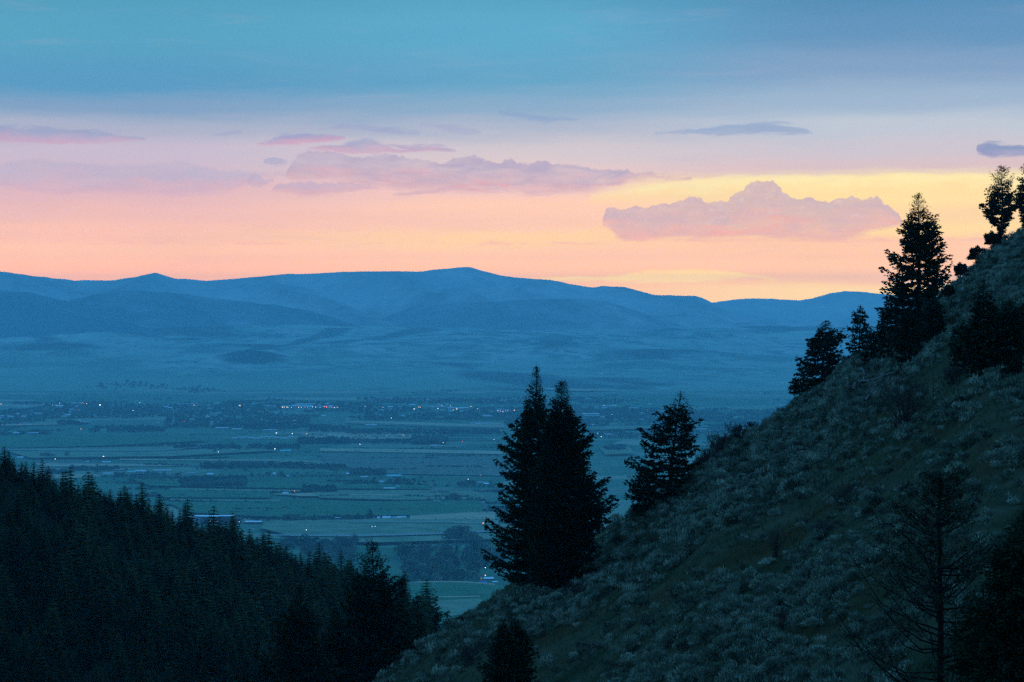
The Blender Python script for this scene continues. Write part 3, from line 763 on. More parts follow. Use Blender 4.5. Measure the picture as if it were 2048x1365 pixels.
hero_fir('dark conifer cut by the bottom edge, left of the middle slope', 1022, 1228, [(0, 6), (20, 24), (60, 44), (120, 66), (190, 40)], [(0, 6), (20, 22), (60, 42), (120, 60), (190, 40)], 68, yb=1400, bushy=1.5)
hero_fir('large black conifer in the bottom right corner', 2046, 1020, [(0, 8), (60, 36), (140, 80), (260, 120), (420, 130)], [(0, 8), (100, 60), (420, 110)], 71, yb=1470, spacing=0.24, twig=0.2, leaf=0.34, leafw=0.13, bushy=1.4)
hero_fir('black conifer at the right edge above the bottom right corner', 2066, 985, [(0, 6), (60, 30), (160, 60), (300, 50)], [(0, 8), (60, 36), (160, 60), (300, 40)], 73, yb=1255, spacing=0.2, bushy=1.4)
hero_fir('short black conifer left of the bottom right corner', 1966, 1170, [(0, 6), (60, 36), (160, 60), (260, 40)], [(0, 8), (60, 36), (160, 60), (260, 40)], 72, yb=1440, spacing=0.24, twig=0.2, leaf=0.34, leafw=0.13, bushy=1.4)

# ------------------------------------------------------------------ junipers, bare bushes, dead wood
def juniper(label, xb, yb, wpx, hpx, seed, dist=None):
    rng = np.random.default_rng(seed)
    if dist: y = dist; x = (xb - 1024) / F * y; z = hz(x, y)
    else: x, y, z = hill_at(xb, yb)
    s = y / F; n = 3600
    d = nrm(rng.normal(size=(n, 3)) * [1, 1, 0.9]); d[:, 2] = np.abs(d[:, 2]) * 1.1 - 0.1
    lump = 0.72 + 0.30 * np.sin(d[:, 0] * 5 + seed) * np.sin(d[:, 2] * 6 + 1) + 0.12 * rng.random(n)
    r = rng.uniform(0.45, 1.0, n) ** 0.5 * lump
    c = d * r[:, None] * [wpx * s / 2, wpx * s / 2, hpx * s * 0.62] + [0, 0, hpx * s * 0.36]
    dd = d + rng.normal(size=d.shape) * 0.5 + [0, 0, 0.5]
    v = diamonds(c, dd, rng.uniform(0.07, 0.17, n) * y / 170, rng.uniform(0.04, 0.08, n) * y / 170, rng)
    root = empty('juniper_bush', (x, y, z)); tag(root, label, 'bush', 'dark junipers on the hillside')
    mesh_obj('foliage', v, quads_idx(n), m_junip, root)
    T = Tubes()
    for k in range(5):
        a = rng.uniform(0, 6.28); T.add([(0, 0, -0.2), (math.cos(a) * wpx * s * 0.15, math.sin(a) * wpx * s * 0.15, hpx * s * 0.3), (math.cos(a) * wpx * s * 0.3, math.sin(a) * wpx * s * 0.3, hpx * s * 0.7)], 0.05, 0.015, 4)
    tv, tf = T.arrays(); mesh_obj('stem', tv, tf, m_bark, root)
juniper('round dark juniper on the skyline below the top right firs', 1954, 534, 38, 44, 1)
juniper('dark juniper touching the foot of the bare-trunked skyline fir', 1984, 502, 36, 40, 2)
juniper('pointed dark juniper on the skyline, lowest of the three', 1922, 566, 34, 44, 3)
juniper('low dark juniper right of the tallest upper fir', 1898, 606, 40, 40, 4)
juniper('dark juniper in the grass left of the upper right thicket', 1872, 645, 34, 40, 5)
juniper('black juniper mound below the upper right thicket', 2034, 760, 60, 44, 6)

def bare_bush(label, xb, yb, wpx, hpx, seed, n=46, mat=None, name='bare_bush', group='leafless bushes on the hillside', leafy=0):
    rng = np.random.default_rng(seed)
    x, y, z = hill_at(xb, yb); s = y / F
    T = Tubes(); C = []; 
    for k in range(n):
        a = rng.uniform(0, 6.28); sp = rng.uniform(0.1, 1) * wpx * s / 2; hh = hpx * s * rng.uniform(0.55, 1.05)
        b = np.array([rng.normal() * wpx * s * 0.08, rng.normal() * wpx * s * 0.08, -0.05])
        m1 = b + [math.cos(a) * sp * 0.4, math.sin(a) * sp * 0.4, hh * 0.5]
        tip = b + [math.cos(a) * sp, math.sin(a) * sp, hh]
        T.add([b, m1, tip], 0.018 * y / 130, 0.006 * y / 130, 3)
        for q in range(3):
            t_ = rng.uniform(0.3, 0.9); p = m1 * (1 - t_) + tip * t_
            e = p + np.array([rng.normal() * 0.18, rng.normal() * 0.18, rng.uniform(0.05, 0.35)]) * hpx * s * 0.5
            T.add([p, e], 0.009 * y / 130, 0.004 * y / 130, 3); C += [p, e]
    root = empty(name, (x, y, z)); tag(root, label, 'bush', group)
    tv, tf = T.arrays(); mesh_obj('stem', tv, tf, mat or m_twig, root)
    C = np.array(C); C = np.repeat(C, 3 + leafy, 0) + rng.normal(size=(len(C) * (3 + leafy), 3)) * 0.07
    v = diamonds(C, rng.normal(size=C.shape), rng.uniform(0.03, 0.08, len(C)) * y / 130, rng.uniform(0.02, 0.05, len(C)) * y / 130, rng)
    mesh_obj('bud', v, quads_idx(len(C)), mat or m_twig, root)['kind'] = 'stuff'
bare_bush('large leafless bush below the tangle of dead wood', 1812, 858, 130, 96, 1, 90)
bare_bush('wide brown bush on the skyline right of the ragged crest fir', 1440, 915, 70, 50, 2, 70)
bare_bush('brown twiggy bush on the skyline with shoots against the valley', 1475, 888, 60, 44, 3, 60)
bare_bush('small leafless bush on the skyline at the top of the brown brush', 1505, 862, 36, 26, 4, 30)
bare_bush('brown bush below the skyline brush, next to the ragged fir', 1412, 944, 50, 48, 5, 50)
bare_bush('thin dark bush alone in the open grass of the middle slope', 1552, 1118, 44, 60, 6, 26)
bare_bush('small bare bush on the lower middle slope', 1565, 1260, 30, 52, 7, 20)
bare_bush('bare bush in front of the upper right thicket', 1905, 770, 60, 40, 8, 40)
bare_bush('brown bush under the right side of the close fir pair', 1160, 1200, 60, 40, 9, 40)
bare_bush('brown bush on the lower slope left of the bottom conifer', 940, 1330, 70, 46, 10, 50)
bare_bush('dark brush on the open slope below the large leafless bush', 1690, 1010, 90, 40, 11, 60)
bare_bush('reddish brush on the middle slope, right of the thin dark bush', 1640, 1080, 80, 40, 12, 60)

def dead_wood(label, pts_px, r0, r1, name='dead_branch', lift=0.25):
    T = Tubes(); P = []
    for i, (a, b) in enumerate(pts_px[0]):
        x, y, z = hill_at(a, b + 14); s = y / F
        P.append(np.array([x, y - 0.5, z + 17 * s]))
    o = P[0].copy()
    T.add([p - o for p in P], r0, r1, 6)
    for br in pts_px[1:]:
        y = P[0][1]
        T.add([np.array([(a - 1024) / F * y, y, EYE - (b - HOR) / F * y]) - o for a, b in br], r1 * 1.2, r1 * 0.4, 4)
    v, f = T.arrays()
    ob = mesh_obj(name, v, f, m_dead); ob.location = o
    tag(ob, label, 'dead wood', 'dead wood lying on the hillside')
dead_wood('pale forked dead branch standing up left of the tangle', [[(1722, 768), (1728, 752), (1722, 738)], [(1728, 752), (1734, 748), (1730, 742)]], 0.09, 0.04)
dead_wood('short bleached snag lowest in the dead wood tangle', [[(1704, 782), (1708, 770), (1703, 762)], [(1708, 772), (1714, 778)]], 0.08, 0.04)
dead_wood('long dead log lying across the tangle of dead wood', [[(1716, 766), (1745, 764), (1770, 752), (1788, 748)]], 0.10, 0.05)
dead_wood('thin dead limb slanting down out of the tangle', [[(1762, 774), (1776, 758), (1786, 750)]], 0.06, 0.03)
dead_wood('dead limb pointing down the slope below the tangle', [[(1728, 804), (1742, 786), (1750, 772)], [(1742, 786), (1730, 776)]], 0.08, 0.04)
dead_wood('pale thin fallen branch curving through the sagebrush', [[(1482, 962), (1500, 950), (1528, 946)]], 0.04, 0.02)
dead_wood('second thin fallen branch just below the curved one', [[(1450, 972), (1475, 974), (1496, 962)]], 0.035, 0.015)

def dead_tree(label, xb, yb, top, seed):
    rng = np.random.default_rng(seed)
    x, y, z = hill_at(xb, yb); z -= 0.1
    H = EYE - (top - HOR) / F * y - z
    root = empty('dead_conifer', (x, y, z)); tag(root, label, 'tree', None)
    T = Tubes(); T.add([(0, 0, 0), (0.02, 0, H * 0.4), (-0.03, 0, H * 0.75), (0, 0, H)], 0.09, 0.012, 7)
    tv, tf = T.arrays(); mesh_obj('trunk', tv, tf, m_deadbark, root)
    C = []
    B = Tubes()
    for k in range(130):
        h = H * rng.uniform(0.05, 0.97); phi = rng.uniform(0, 6.28)
        L = (0.25 + 0.50 * H * (1 - h / H) ** 0.8) * rng.uniform(0.5, 1.0)
        hd = np.array([math.cos(phi), math.sin(phi), 0])
        up_, kn = rng.uniform(0.1, 0.6), rng.normal(size=(4, 3)) * 0.05 * L
        pts = [np.array([0, 0, h]) + hd * L * s_ + kn[i_] * s_ + np.array([0, 0, L * (up_ * s_ + 0.25 * s_ * s_ - 0.1 * math.sin(3 * s_))]) for i_, s_ in enumerate((0, 0.3, 0.65, 1))]
        B.add(pts, 0.022, 0.006, 4)
        for q in range(8):
            t_ = rng.uniform(0.3, 1); p = pts[0] * (1 - t_) + pts[3] * t_
            e = p + hd * 0.15 * L + rng.normal(size=3) * 0.10 * L
            B.add([p, e], 0.008, 0.003, 3); C.append(e); C.append((p + e) / 2)
    bv, bf = B.arrays(); mesh_obj('limb', bv, bf, m_deadbark, root)['kind'] = 'stuff'
    C = np.array(C); C = np.repeat(C, 5, 0) + rng.normal(size=(len(C) * 5, 3)) * 0.07
    v = diamonds(C, rng.normal(size=C.shape), rng.uniform(0.05, 0.13, len(C)), rng.uniform(0.015, 0.035, len(C)), rng)
    mesh_obj('foliage', v, quads_idx(len(C)), m_thin, root)
dead_tree('thin half-dead conifer with drooping bare limbs near the bottom right', 1880, 1440, 945, 5)

# ------------------------------------------------------------------ sagebrush and grass
m_sage = mat_noise('sagebrush_leaves', [(0.045, 0.055, 0.034), (0.20, 0.21, 0.13), (0.49, 0.48, 0.32)], 0.8, 4, objrand=0.3)
m_grass = mat_noise('dry_and_green_grass', [(0.045, 0.062, 0.026), (0.09, 0.10, 0.048), (0.13, 0.12, 0.07)], 0.12, 4)
def sage_verts(seed, n):
    rng = np.random.default_rng(seed)
    k = rng.integers(4, 8)
    lob = np.stack([rng.uniform(-0.3, 0.3, k), rng.uniform(-0.3, 0.3, k), rng.uniform(0.25, 0.5, k)], 1)
    lr = rng.uniform(0.32, 0.55, k)
    w = rng.integers(0, k, n)
    d = nrm(rng.normal(size=(n, 3))); d[:, 2] = np.abs(d[:, 2])
    c = lob[w] + d * (lr[w] * rng.uniform(0.6, 1.0, n))[:, None] * [1, 1, 0.75]
    c[:, 2] = np.maximum(c[:, 2] - 0.12, 0.0)
    dd = d * 0.7 + rng.normal(size=(n, 3)) * 0.35 + [0, 0, 0.7]
    s = 16 / math.sqrt(n)
    return diamonds(c, dd, rng.uniform(0.14, 0.30, n) * s, rng.uniform(0.05, 0.10, n) * s, rng)
rng = np.random.default_rng(77)
n_try = 20000
uu = rng.uniform(-0.085, 0.235, n_try); YY = np.sqrt(rng.uniform(44 ** 2, 232 ** 2, n_try))
XX = uu * YY
ok = YY < hs_crest(uu) + 3
dn = fbm(XX, YY, 22, 3, 301) + 0.45 * fbm(XX, YY, 6, 2, 305)
ok &= rng.random(n_try) < np.clip(0.55 + dn * 1.7, 0.03, 0.97)
row = HOR - (hill_z(XX, YY) - EYE) / YY * F
ok &= row < 1400
XX, YY, uu = XX[ok], YY[ok], uu[ok]
ZZ = hill_z(XX, YY)
rad = 0.26 + 0.52 * rng.random(len(XX)) ** 1.8 * (0.85 + 0.3 * rng.random(len(XX)))
row = HOR - (ZZ - EYE) / YY * F; colp = uu * F + 1024
inview = (row < 1375) & (row > 0) & (colp > -5) & (colp < 2053)
size = np.where(inview, rad / YY, 0)
order = np.argsort(-size)
protos = []
for i in range(8):
    v = sage_verts(500 + i, 520)
    me = mesh_obj('sagebrush', v, quads_idx(len(v) // 4), m_sage, link=False)
    protos.append(me)
SAGE_LABEL = 'grey-green sagebrush mound among many on the near hillside'
for j, i in enumerate(order[:290]):
    o = protos[j % 8].copy()
    COL.objects.link(o)
    o.location = (XX[i], YY[i], ZZ[i] - 0.05); o.rotation_euler = (0, 0.0, rng.uniform(0, 6.28))
    o.scale = (rad[i], rad[i], rad[i] * rng.uniform(0.95, 1.4))
    tag(o, SAGE_LABEL, 'bush', 'sagebrush on the near hillside')
low = [sage_verts(600 + i, 170) for i in range(8)]
parts = []
for j, i in enumerate(order[290:]):
    v = low[j % 8]
    a = rng.uniform(0, 6.28); ca, sa = math.cos(a), math.sin(a)
    q = np.stack([v[:, 0] * ca - v[:, 1] * sa, v[:, 0] * sa + v[:, 1] * ca, v[:, 2] * rng.uniform(0.95, 1.4)], 1) * rad[i] + [XX[i], YY[i], ZZ[i] - 0.05]
    parts.append(q)
V = np.concatenate(parts)
o = mesh_obj('sagebrush_cover', V, quads_idx(len(V) // 4), m_sage); tag(o, 'sagebrush covering the farther parts of the hillside', None, None, 'stuff')

n_g = 52000
ug = rng.uniform(-0.09, 0.24, n_g); Yg = np.sqrt(rng.uniform(44 ** 2, 235 ** 2, n_g)); Xg = ug * Yg
kg = Yg < hs_crest(ug) + 2; Xg, Yg = Xg[kg], Yg[kg]
Zg = hill_z(Xg, Yg)
c = np.repeat(np.stack([Xg, Yg, Zg - 0.02], 1), 3, 0); n_ = len(c)
c[:, :2] += rng.normal(size=(n_, 2)) * 0.08
dd = rng.normal(size=(n_, 3)) * 0.35 + [-0.25, 0, 1]
sc = np.repeat(Yg / 110, 3)
v = diamonds(c, dd, rng.uniform(0.12, 0.34, n_), rng.uniform(0.02, 0.045, n_) * np.clip(sc, 0.6, 1.6), rng)
o = mesh_obj('grass', v, quads_idx(n_), m_grass); tag(o, 'short dry grass between the sagebrush', None, None, 'stuff')

# rocks of the little outcrop at the lower end of the slope
m_rock = mat_noise('dark_rock', [(0.03, 0.03, 0.03), (0.08, 0.07, 0.065)], 2.5, 6)
def rock(label, xb, yb, wpx, hpx, seed):
    rng_ = np.random.default_rng(seed)
    x, y, z = hill_at(xb, yb); s = y / F
    import bmesh
    bm = bmesh.new(); bmesh.ops.create_icosphere(bm, subdivisions=3, radius=1)
    for vv in bm.verts:
        p = vv.co
        q = 0.8 + 0.35 * float(vnoise(np.array([p.x * 1.7 + seed]), np.array([p.y * 1.7 + p.z * 2.3]), seed)[0]) + 0.12 * float(vnoise(np.array([p.x * 5]), np.array([p.y * 5 + p.z * 4]), seed)[0])
        for ax in range(3): p[ax] = max(-0.72, min(0.72, p[ax]))
        vv.co = (p.x * q * wpx * s * 0.7, p.y * q * wpx * s * 0.6, p.z * q * hpx * s * 0.75)
    me = bpy.data.meshes.new('rock'); bm.to_mesh(me); bm.free(); me.materials.append(m_rock)
    o = bpy.data.objects.new('rock', me); COL.objects.link(o); o.location = (x, y, z + hpx * s * 0.15)
    o.rotation_euler = (0, 0, rng_.uniform(0, 3)); tag(o, label, 'rock', 'rocks on the hillside')
rock('dark rock ledge at the low end of the skyline above the fields', 962, 1222, 22, 18, 1)
rock('small rock under the ledge at the low end of the slope', 950, 1236, 14, 10, 2)
rock('dark rock outcrop on the skyline beside the ragged crest fir', 1408, 930, 30, 22, 3)
rock('small pale stone low on the sagebrush slope', 1255, 1075, 7, 6, 4)

# ------------------------------------------------------------------ fir forest on the left hillside
def small_fir(seed, n=420, wid=0.27):
    """unit-height fir: drooping tiers of boughs round a thin stem, as one crown"""
    rg = np.random.default_rng(seed)
    out = []
    nt = 19
    for k in range(nt):
        t_ = ((k + 0.6) / nt) ** 0.9
        R = wid * np.interp(t_, [0, 0.1, 0.3, 0.7, 0.9, 1.0], [0.10, 0.34, 0.62, 0.95, 1.0, 0.75])
        m = 7 + k // 2
        phi = rg.uniform(0, 6.28) + np.arange(m) * 6.283 / m + rg.normal(size=m) * 0.2
        Rl = R * rg.uniform(0.72, 1.15, m) * (0.9 + 0.15 * np.sin(phi + seed))
        hd = np.stack([np.cos(phi), np.sin(phi), np.zeros(m)], 1)
        z0 = 1 - t_ * 0.94 + 0.02
        base = np.tile([0, 0, z0], (m, 1)) + rg.normal(size=(m, 3)) * [0, 0, 0.008]
        mid = base + hd * (Rl * 0.55)[:, None] - np.array([0, 0, 1]) * (0.10 * Rl + 0.012)[:, None]
        tip = base + hd * Rl[:, None] - np.array([0, 0, 1]) * (0.22 * Rl)[:, None]
        sd = np.stack([-np.sin(phi), np.cos(phi), np.zeros(m)], 1) * (Rl * 0.34 + 0.01)[:, None]
        out.append(np.stack([base, mid + sd, tip, mid - sd], 1).reshape(-1, 3))
        f = max(4, int(n / nt * (0.4 + t_)))
        ph = rg.uniform(0, 6.283, f); q = rg.uniform(0.5, 1.0, f)
        h2 = np.stack([np.cos(ph), np.sin(ph), np.zeros(f)], 1)
        c = h2 * (R * q)[:, None] + np.stack([np.zeros(f), np.zeros(f), z0 - 0.2 * R * q - rg.uniform(0, 0.03, f)], 1)
        l = np.maximum(R * 0.38, 0.03) * rg.uniform(0.6, 1.2, f)
        out.append(diamonds(c, h2 + rg.normal(size=(f, 3)) * 0.4, l, l * 0.35, rg))
    out.append(np.array([(-0.014, 0, 0), (0.014, 0, 0), (0.003, 0, 0.99), (-0.003, 0, 0.99), (0, -0.014, 0), (0, 0.014, 0), (0, 0.003, 0.99), (0, -0.003, 0.99)]))
    return np.concatenate(out)
m_forest = mat_noise('forest_fir_needles', [(0.012, 0.018, 0.006), (0.04, 0.045, 0.016)], 0.5, 3, objrand=0.6)
def crown_proto(v, name):
    return mesh_obj(name, v, quads_idx(len(v) // 4), m_forest, link=False)
f_protos = [crown_proto(small_fir(700 + i, 600, 0.20 + 0.036 * (i % 4)), 'forest_fir') for i in range(7)]
def forest_ground(x, y): return float(forest_z(np.array([x]), np.array([y]))[0])
GF = 'firs of the dense forest on the left hillside'
SKY_T = [(9, 893, 1.45), (28, 915, 1.0), (43, 923, 1), (52, 923, 1), (67, 924, 1.2), (80, 940, .9), (93, 952, .9), (112, 958, .9), (126, 943, 1.2), (142, 959, .95), (156, 967, .9), (168, 968, 1.05), (180, 985, .8), (189, 981, .8), (201, 977, 1.1),
         (211, 984, 1.1), (226, 998, .8), (241, 981, 1.2), (256, 992, .9), (263, 989, 1), (273, 990, 1), (286, 994, 1), (298, 1005, .9), (315, 1010, .95), (325, 1015, .9), (334, 1009, 1.15), (345, 1020, .95), (359, 1022, 1.05), (372, 1022, 1.1),
         (383, 1043, .8), (394, 1044, .85), (408, 1058, .8), (420, 1056, .9), (438, 1050, 1.05), (452, 1042, 1.35), (462, 1058, 1), (471, 1070, .9), (484, 1078, .85), (496, 1070, 1.05), (505, 1074, .9), (514, 1073, 1.1), (527, 1088, .9), (538, 1092, .95), (550, 1086, 1.1),
         (561, 1091, 1), (572, 1092, 1.05), (584, 1102, .9), (592, 1108, .85), (601, 1104, 1.15), (616, 1116, .95), (631, 1115, 1.15), (641, 1124, .9), (652, 1120, 1.1), (669, 1126, 1.1), (682, 1138, .95)]
ordn = ['first', 'second', 'third', 'fourth', 'fifth', 'sixth', 'seventh', 'eighth', 'ninth', 'tenth', 'eleventh', 'twelfth', 'thirteenth', 'fourteenth', 'fifteenth', 'sixteenth', 'seventeenth', 'eighteenth', 'nineteenth']
tens = {2: 'twenty', 3: 'thirty', 4: 'forty', 5: 'fifty', 6: 'sixty', 7: 'seventy', 8: 'eighty', 9: 'ninety'}
def ordinal(n):
    if n > 100: return 'hundred and ' + ordinal(n - 100)
    if n == 100: return 'hundredth'
    if n <= 19: return ordn[n - 1]
    t_, u_ = divmod(n, 10)
    return tens[t_][:-1] + 'ieth' if u_ == 0 else tens[t_] + '-' + ordn[u_ - 1]
rng = np.random.default_rng(5)
trees = []
for j, (xp, yp, w) in enumerate(SKY_T):
    u = (xp - 1024) / F; y = float(fr_crest(u)) - 3 + rng.uniform(-4, 2); x = u * y
    z = forest_ground(x, y) - 0.3
    H = EYE - (yp - HOR) / F * y - z
    lab = 'dark fir on the skyline of the left forest, %s from the left' % ordinal(j + 1)
    trees.append((y * 0.4, x, y, z, H, w * 1.0, lab))
n_f = 0; pts = []
while len(pts) < 620 and n_f < 60000:
    n_f += 1
    u = rng.uniform(-0.235, -0.035); yc = float(fr_crest(u)); y = yc * rng.uniform(0.60, 1.0); x = u * y
    if any((x - a) ** 2 + (y - b) ** 2 < 3.1 ** 2 for a, b in pts): continue
    z = forest_ground(x, y); row = HOR - (z + 6 - EYE) / y * F
    if row > 1400: continue
    pts.append((x, y))
    H = (4.6 + 8.0 * rng.random() ** 1.8) * (y / 520) ** 0.8
    trees.append((y, x, y, z - 0.3, H, rng.uniform(0.85, 1.15), None))
trees.sort(key=lambda q: q[0])
rest = []
for j, (_, x, y, z, H, w, lab) in enumerate(trees):
    if j < 298:
        o = f_protos[j % 7].copy(); COL.objects.link(o)
        o.location = (x, y, z); o.rotation_euler = (0, 0, rng.uniform(0, 6.28)); o.scale = (H * w, H * w, H)
        tag(o, lab or 'dark fir among many inside the left hillside forest', 'tree', GF)
    else:
        v = f_protos[j % 7].data
        a = np.empty(len(v.vertices) * 3, np.float32); v.vertices.foreach_get('co', a); a = a.reshape(-1, 3)
        th = rng.uniform(0, 6.28)
        rest.append(np.stack([a[:, 0] * math.cos(th) - a[:, 1] * math.sin(th), a[:, 0] * math.sin(th) + a[:, 1] * math.cos(th), a[:, 2]], 1) * [H * w, H * w, H] + [x, y, z])
V = np.concatenate(rest)
o = mesh_obj('forest', V, quads_idx(len(V) // 4), m_forest); tag(o, 'firs filling the farther left hillside forest', None, None, 'stuff')
print('forest', len(trees))

# ------------------------------------------------------------------ valley: fields, woods, farms, town
def field(pts_px, mat, lift=0.6, name='field', label=None):
    """a flat farm field lying on the valley floor, given by its corners"""
    v = [(*vpt(a, b), lift) for a, b in pts_px]
    o = mesh_obj(name, v, [tuple(range(len(v)))], mat); tag(o, label, None, None, 'structure'); return o
m_f_tan = mat_noise('pale_stubble', [(0.286, 0.240, 0.137), (0.390, 0.312, 0.179)], 0.01, 4)
m_f_pale = mat_noise('pale_green_pasture', [(0.091, 0.156, 0.079), (0.208, 0.240, 0.137)], 0.018, 6)
m_f_green = mat_noise('green_crop', [(0.033, 0.120, 0.053), (0.072, 0.162, 0.079)], 0.02, 6)
m_f_brown = mat_noise('bare_soil_field', [(0.078, 0.120, 0.079), (0.156, 0.168, 0.110)], 0.02, 5)
m_road = mat_noise('pale_gravel_road', [(0.22, 0.22, 0.20), (0.30, 0.29, 0.26)], 0.05, 3)
F_ = [
 ([(590, 879), (700, 880), (830, 876), (904, 873), (880, 870), (700, 867), (600, 869)], m_f_tan),
 ([(430, 878), (600, 880), (620, 872), (520, 872)], m_f_pale),
 ([(60, 946), (190, 950), (205, 954), (150, 957), (80, 957)], m_f_tan),
 ([(70, 925), (350, 928), (600, 925), (600, 931), (350, 934), (80, 936)], m_f_brown),
 ([(70, 928), (350, 930), (350, 933), (80, 934)], m_f_tan),
 ([(240, 919), (560, 921), (560, 923.5), (240, 922)], m_f_tan),
 ([(603, 924), (632, 925), (632, 927), (603, 926)], m_f_tan),
 ([(640, 898), (800, 900), (1060, 905), (1060, 911), (800, 907), (640, 904)], m_f_tan),
 ([(640, 908), (1040, 914), (1060, 955), (780, 950), (650, 930)], m_f_brown),
 ([(690, 843), (850, 846), (1010, 852), (1010, 859), (880, 856), (690, 849)], m_f_brown),
 ([(690, 844), (850, 847), (1010, 853), (1010, 856), (880, 853), (690, 846)], m_f_tan),
 ([(100, 834), (215, 834.5), (215, 836), (100, 836.5)], m_f_tan),
 ([(0, 851), (120, 849), (130, 851), (0, 854)], m_f_tan),
 ([(340, 979), (560, 983), (700, 984), (700, 987), (560, 986.5), (340, 983)], m_f_pale),
 ([(540, 991), (700, 988), (700, 997), (600, 996)], m_f_tan),
 ([(620, 985), (860, 984), (960, 988), (975, 1003), (800, 1004), (640, 1000)], m_f_pale),
 ([(690, 992), (800, 993.5), (800, 996), (690, 994)], m_f_tan),
 ([(340, 1002), (560, 1004), (560, 1007), (340, 1005)], m_f_pale),
 ([(330, 1008), (620, 1009), (960, 1005), (965, 1028), (820, 1036), (680, 1036), (560, 1040), (380, 1030)], m_f_green),
 ([(250, 958), (480, 966), (640, 975), (860, 975), (860, 983), (560, 981), (300, 976)], m_f_green),
 ([(300, 984), (540, 988), (540, 1001), (330, 1000)], m_f_green),
 ([(0, 872), (300, 872), (420, 885), (200, 896), (0, 900)], m_f_green),
 ([(0, 902), (200, 899), (420, 896), (560, 905), (340, 917), (60, 920)], m_f_pale),
 ([(540, 1046), (700, 1046), (830, 1040), (960, 1032), (1000, 1032), (990, 1085), (760, 1092), (620, 1090), (520, 1062)], m_f_pale),
 ([(820, 1038), (960, 1030), (990, 1030), (990, 1046), (820, 1046)], m_f_tan),
 ([(1200, 900), (1260, 898), (1270, 912), (1210, 914)], m_f_pale),
 ([(1170, 858), (1400, 852), (1420, 858), (1180, 864)], m_f_pale),
 ([(1020, 775), (1160, 781), (1240, 783), (1160, 785), (1020, 779)], m_f_tan),
 ([(780, 1178), (860, 1172), (960, 1175), (1010, 1183), (960, 1260), (780, 1260)], m_f_green),
 ([(800, 1178), (850, 1172.5), (930, 1173), (990, 1178), (990, 1181), (930, 1176), (850, 1175)], m_f_tan),
 ([(850, 1205), (960, 1203), (960, 1205), (850, 1207.5)], m_f_tan),
 ([(850, 1215), (960, 1209), (980, 1232), (900, 1245)], m_f_pale),
]
for i, (p, m) in enumerate(F_): field(p, m, 0.5 + 0.25 * i)
for i, p in enumerate(([(540, 1079), (720, 1080), (860, 1076), (1000, 1070), (1000, 1072), (860, 1078.5), (720, 1082.5), (540, 1081)],
          [(700, 1052), (860, 1052), (1000, 1056), (1000, 1057), (860, 1053), (700, 1053)], [(808, 1150), (826, 1140), (829, 1141), (811, 1152)],
          [(860, 880.5), (1010, 881.5), (1010, 882.3), (860, 881.3)], [(0, 905), (300, 907), (420, 900), (420, 901), (300, 908), (0, 906)])):
    field(p, m_road, 9.0 + i * 0.3, 'road')

m_wood = mat_noise('valley_tree_leaves', [(0.012, 0.045, 0.03), (0.035, 0.075, 0.05), (0.09, 0.12, 0.075)], 0.05, 4, objrand=0.6)
m_woodl = mat_noise('pale_spring_leaves', [(0.09, 0.13, 0.085), (0.17, 0.19, 0.13)], 0.05, 4, objrand=0.4)
def round_tree(seed, n=150):
    rg = np.random.default_rng(seed)
    k = 7
    lob = np.concatenate([rg.uniform(-0.26, 0.26, (k, 2)), rg.uniform(0.35, 0.72, (k, 1))], 1); lr = rg.uniform(0.16, 0.28, k)
    w = rg.integers(0, k, n); d = nrm(rg.normal(size=(n, 3)))
    c = lob[w] + d * (lr[w] * rg.uniform(0.7, 1.05, n))[:, None]
    v = diamonds(c, d + rg.normal(size=(n, 3)) * 0.6, rg.uniform(0.10, 0.2, n), rg.uniform(0.09, 0.16, n), rg)
    st = np.array([(-0.03, 0, 0), (0.03, 0, 0), (0.015, 0, 0.5), (-0.015, 0, 0.5), (0, -0.03, 0), (0, 0.03, 0), (0, 0.015, 0.5), (0, -0.015, 0.5)])
    return np.concatenate([v, st])
def proto(name, v, m): return mesh_obj(name, v, quads_idx(len(v) // 4), m, link=False)
p_round = [proto('leafy_tree', round_tree(900 + i), m_woodl if i % 2 else m_wood) for i in range(6)]
p_con = [proto('conifer', small_fir(950 + i, 200, 0.26), m_wood) for i in range(4)]
rng = np.random.default_rng(9)
vt = []   # (x px, foot y px, height px, kind, label)
for x, y, h in ((716, 1043, 20), (732, 1043, 19), (739, 1043, 29), (744, 1043, 22)): vt.append((x, y, h, 1, 'farm with the white sheds'))
for x, y, h in ((563, 1047, 14), (569, 1047, 18), (575, 1047, 16), (581, 1047, 19), (588, 1047, 20), (594, 1047, 18), (600, 1047, 15), (628, 1047, 22), (632, 1047, 16), (606, 1047, 12), (619, 1046, 11), (656, 1044, 9), (666, 1044, 10), (674, 1044, 8), (645, 1044, 9)):
    vt.append((x, y, h, 1 if x == 628 else 0, 'dark grove right of the school'))
for x, y, h in ((416, 1034, 8), (425, 1034, 9), (433, 1034, 7)): vt.append((x, y, h, 0, 'field edge behind the school'))
for x, y, h in ((535, 903, 13), (540, 903, 15), (545, 903, 13), (555, 902, 15), (558, 902, 12), (501, 902, 10), (495, 903, 12)): vt.append((x, y, h, 0, 'farm with the teal roofs'))
for x, y, h in ((504, 953, 9), (518, 954, 9), (534, 952, 9), (539, 952, 9), (561, 952, 11), (564, 952, 9), (594, 950, 6), (617, 950, 6), (637, 949, 6), (643, 949, 5), (667, 948, 6), (673, 948, 6), (361, 952, 9), (356, 952, 7), (440, 953, 6), (447, 953, 5)):
    vt.append((x, y, h, 0, 'tree row by the upright white gable'))
for x, y, h in ((792, 972, 18), (798, 972, 20), (803, 973, 16), (808, 972, 17), (814, 971, 15), (820, 971, 15), (758, 979, 9), (839, 964, 6), (845, 964, 5)): vt.append((x, y, h, 0 if x < 810 else 1, 'clump beside the red barn'))
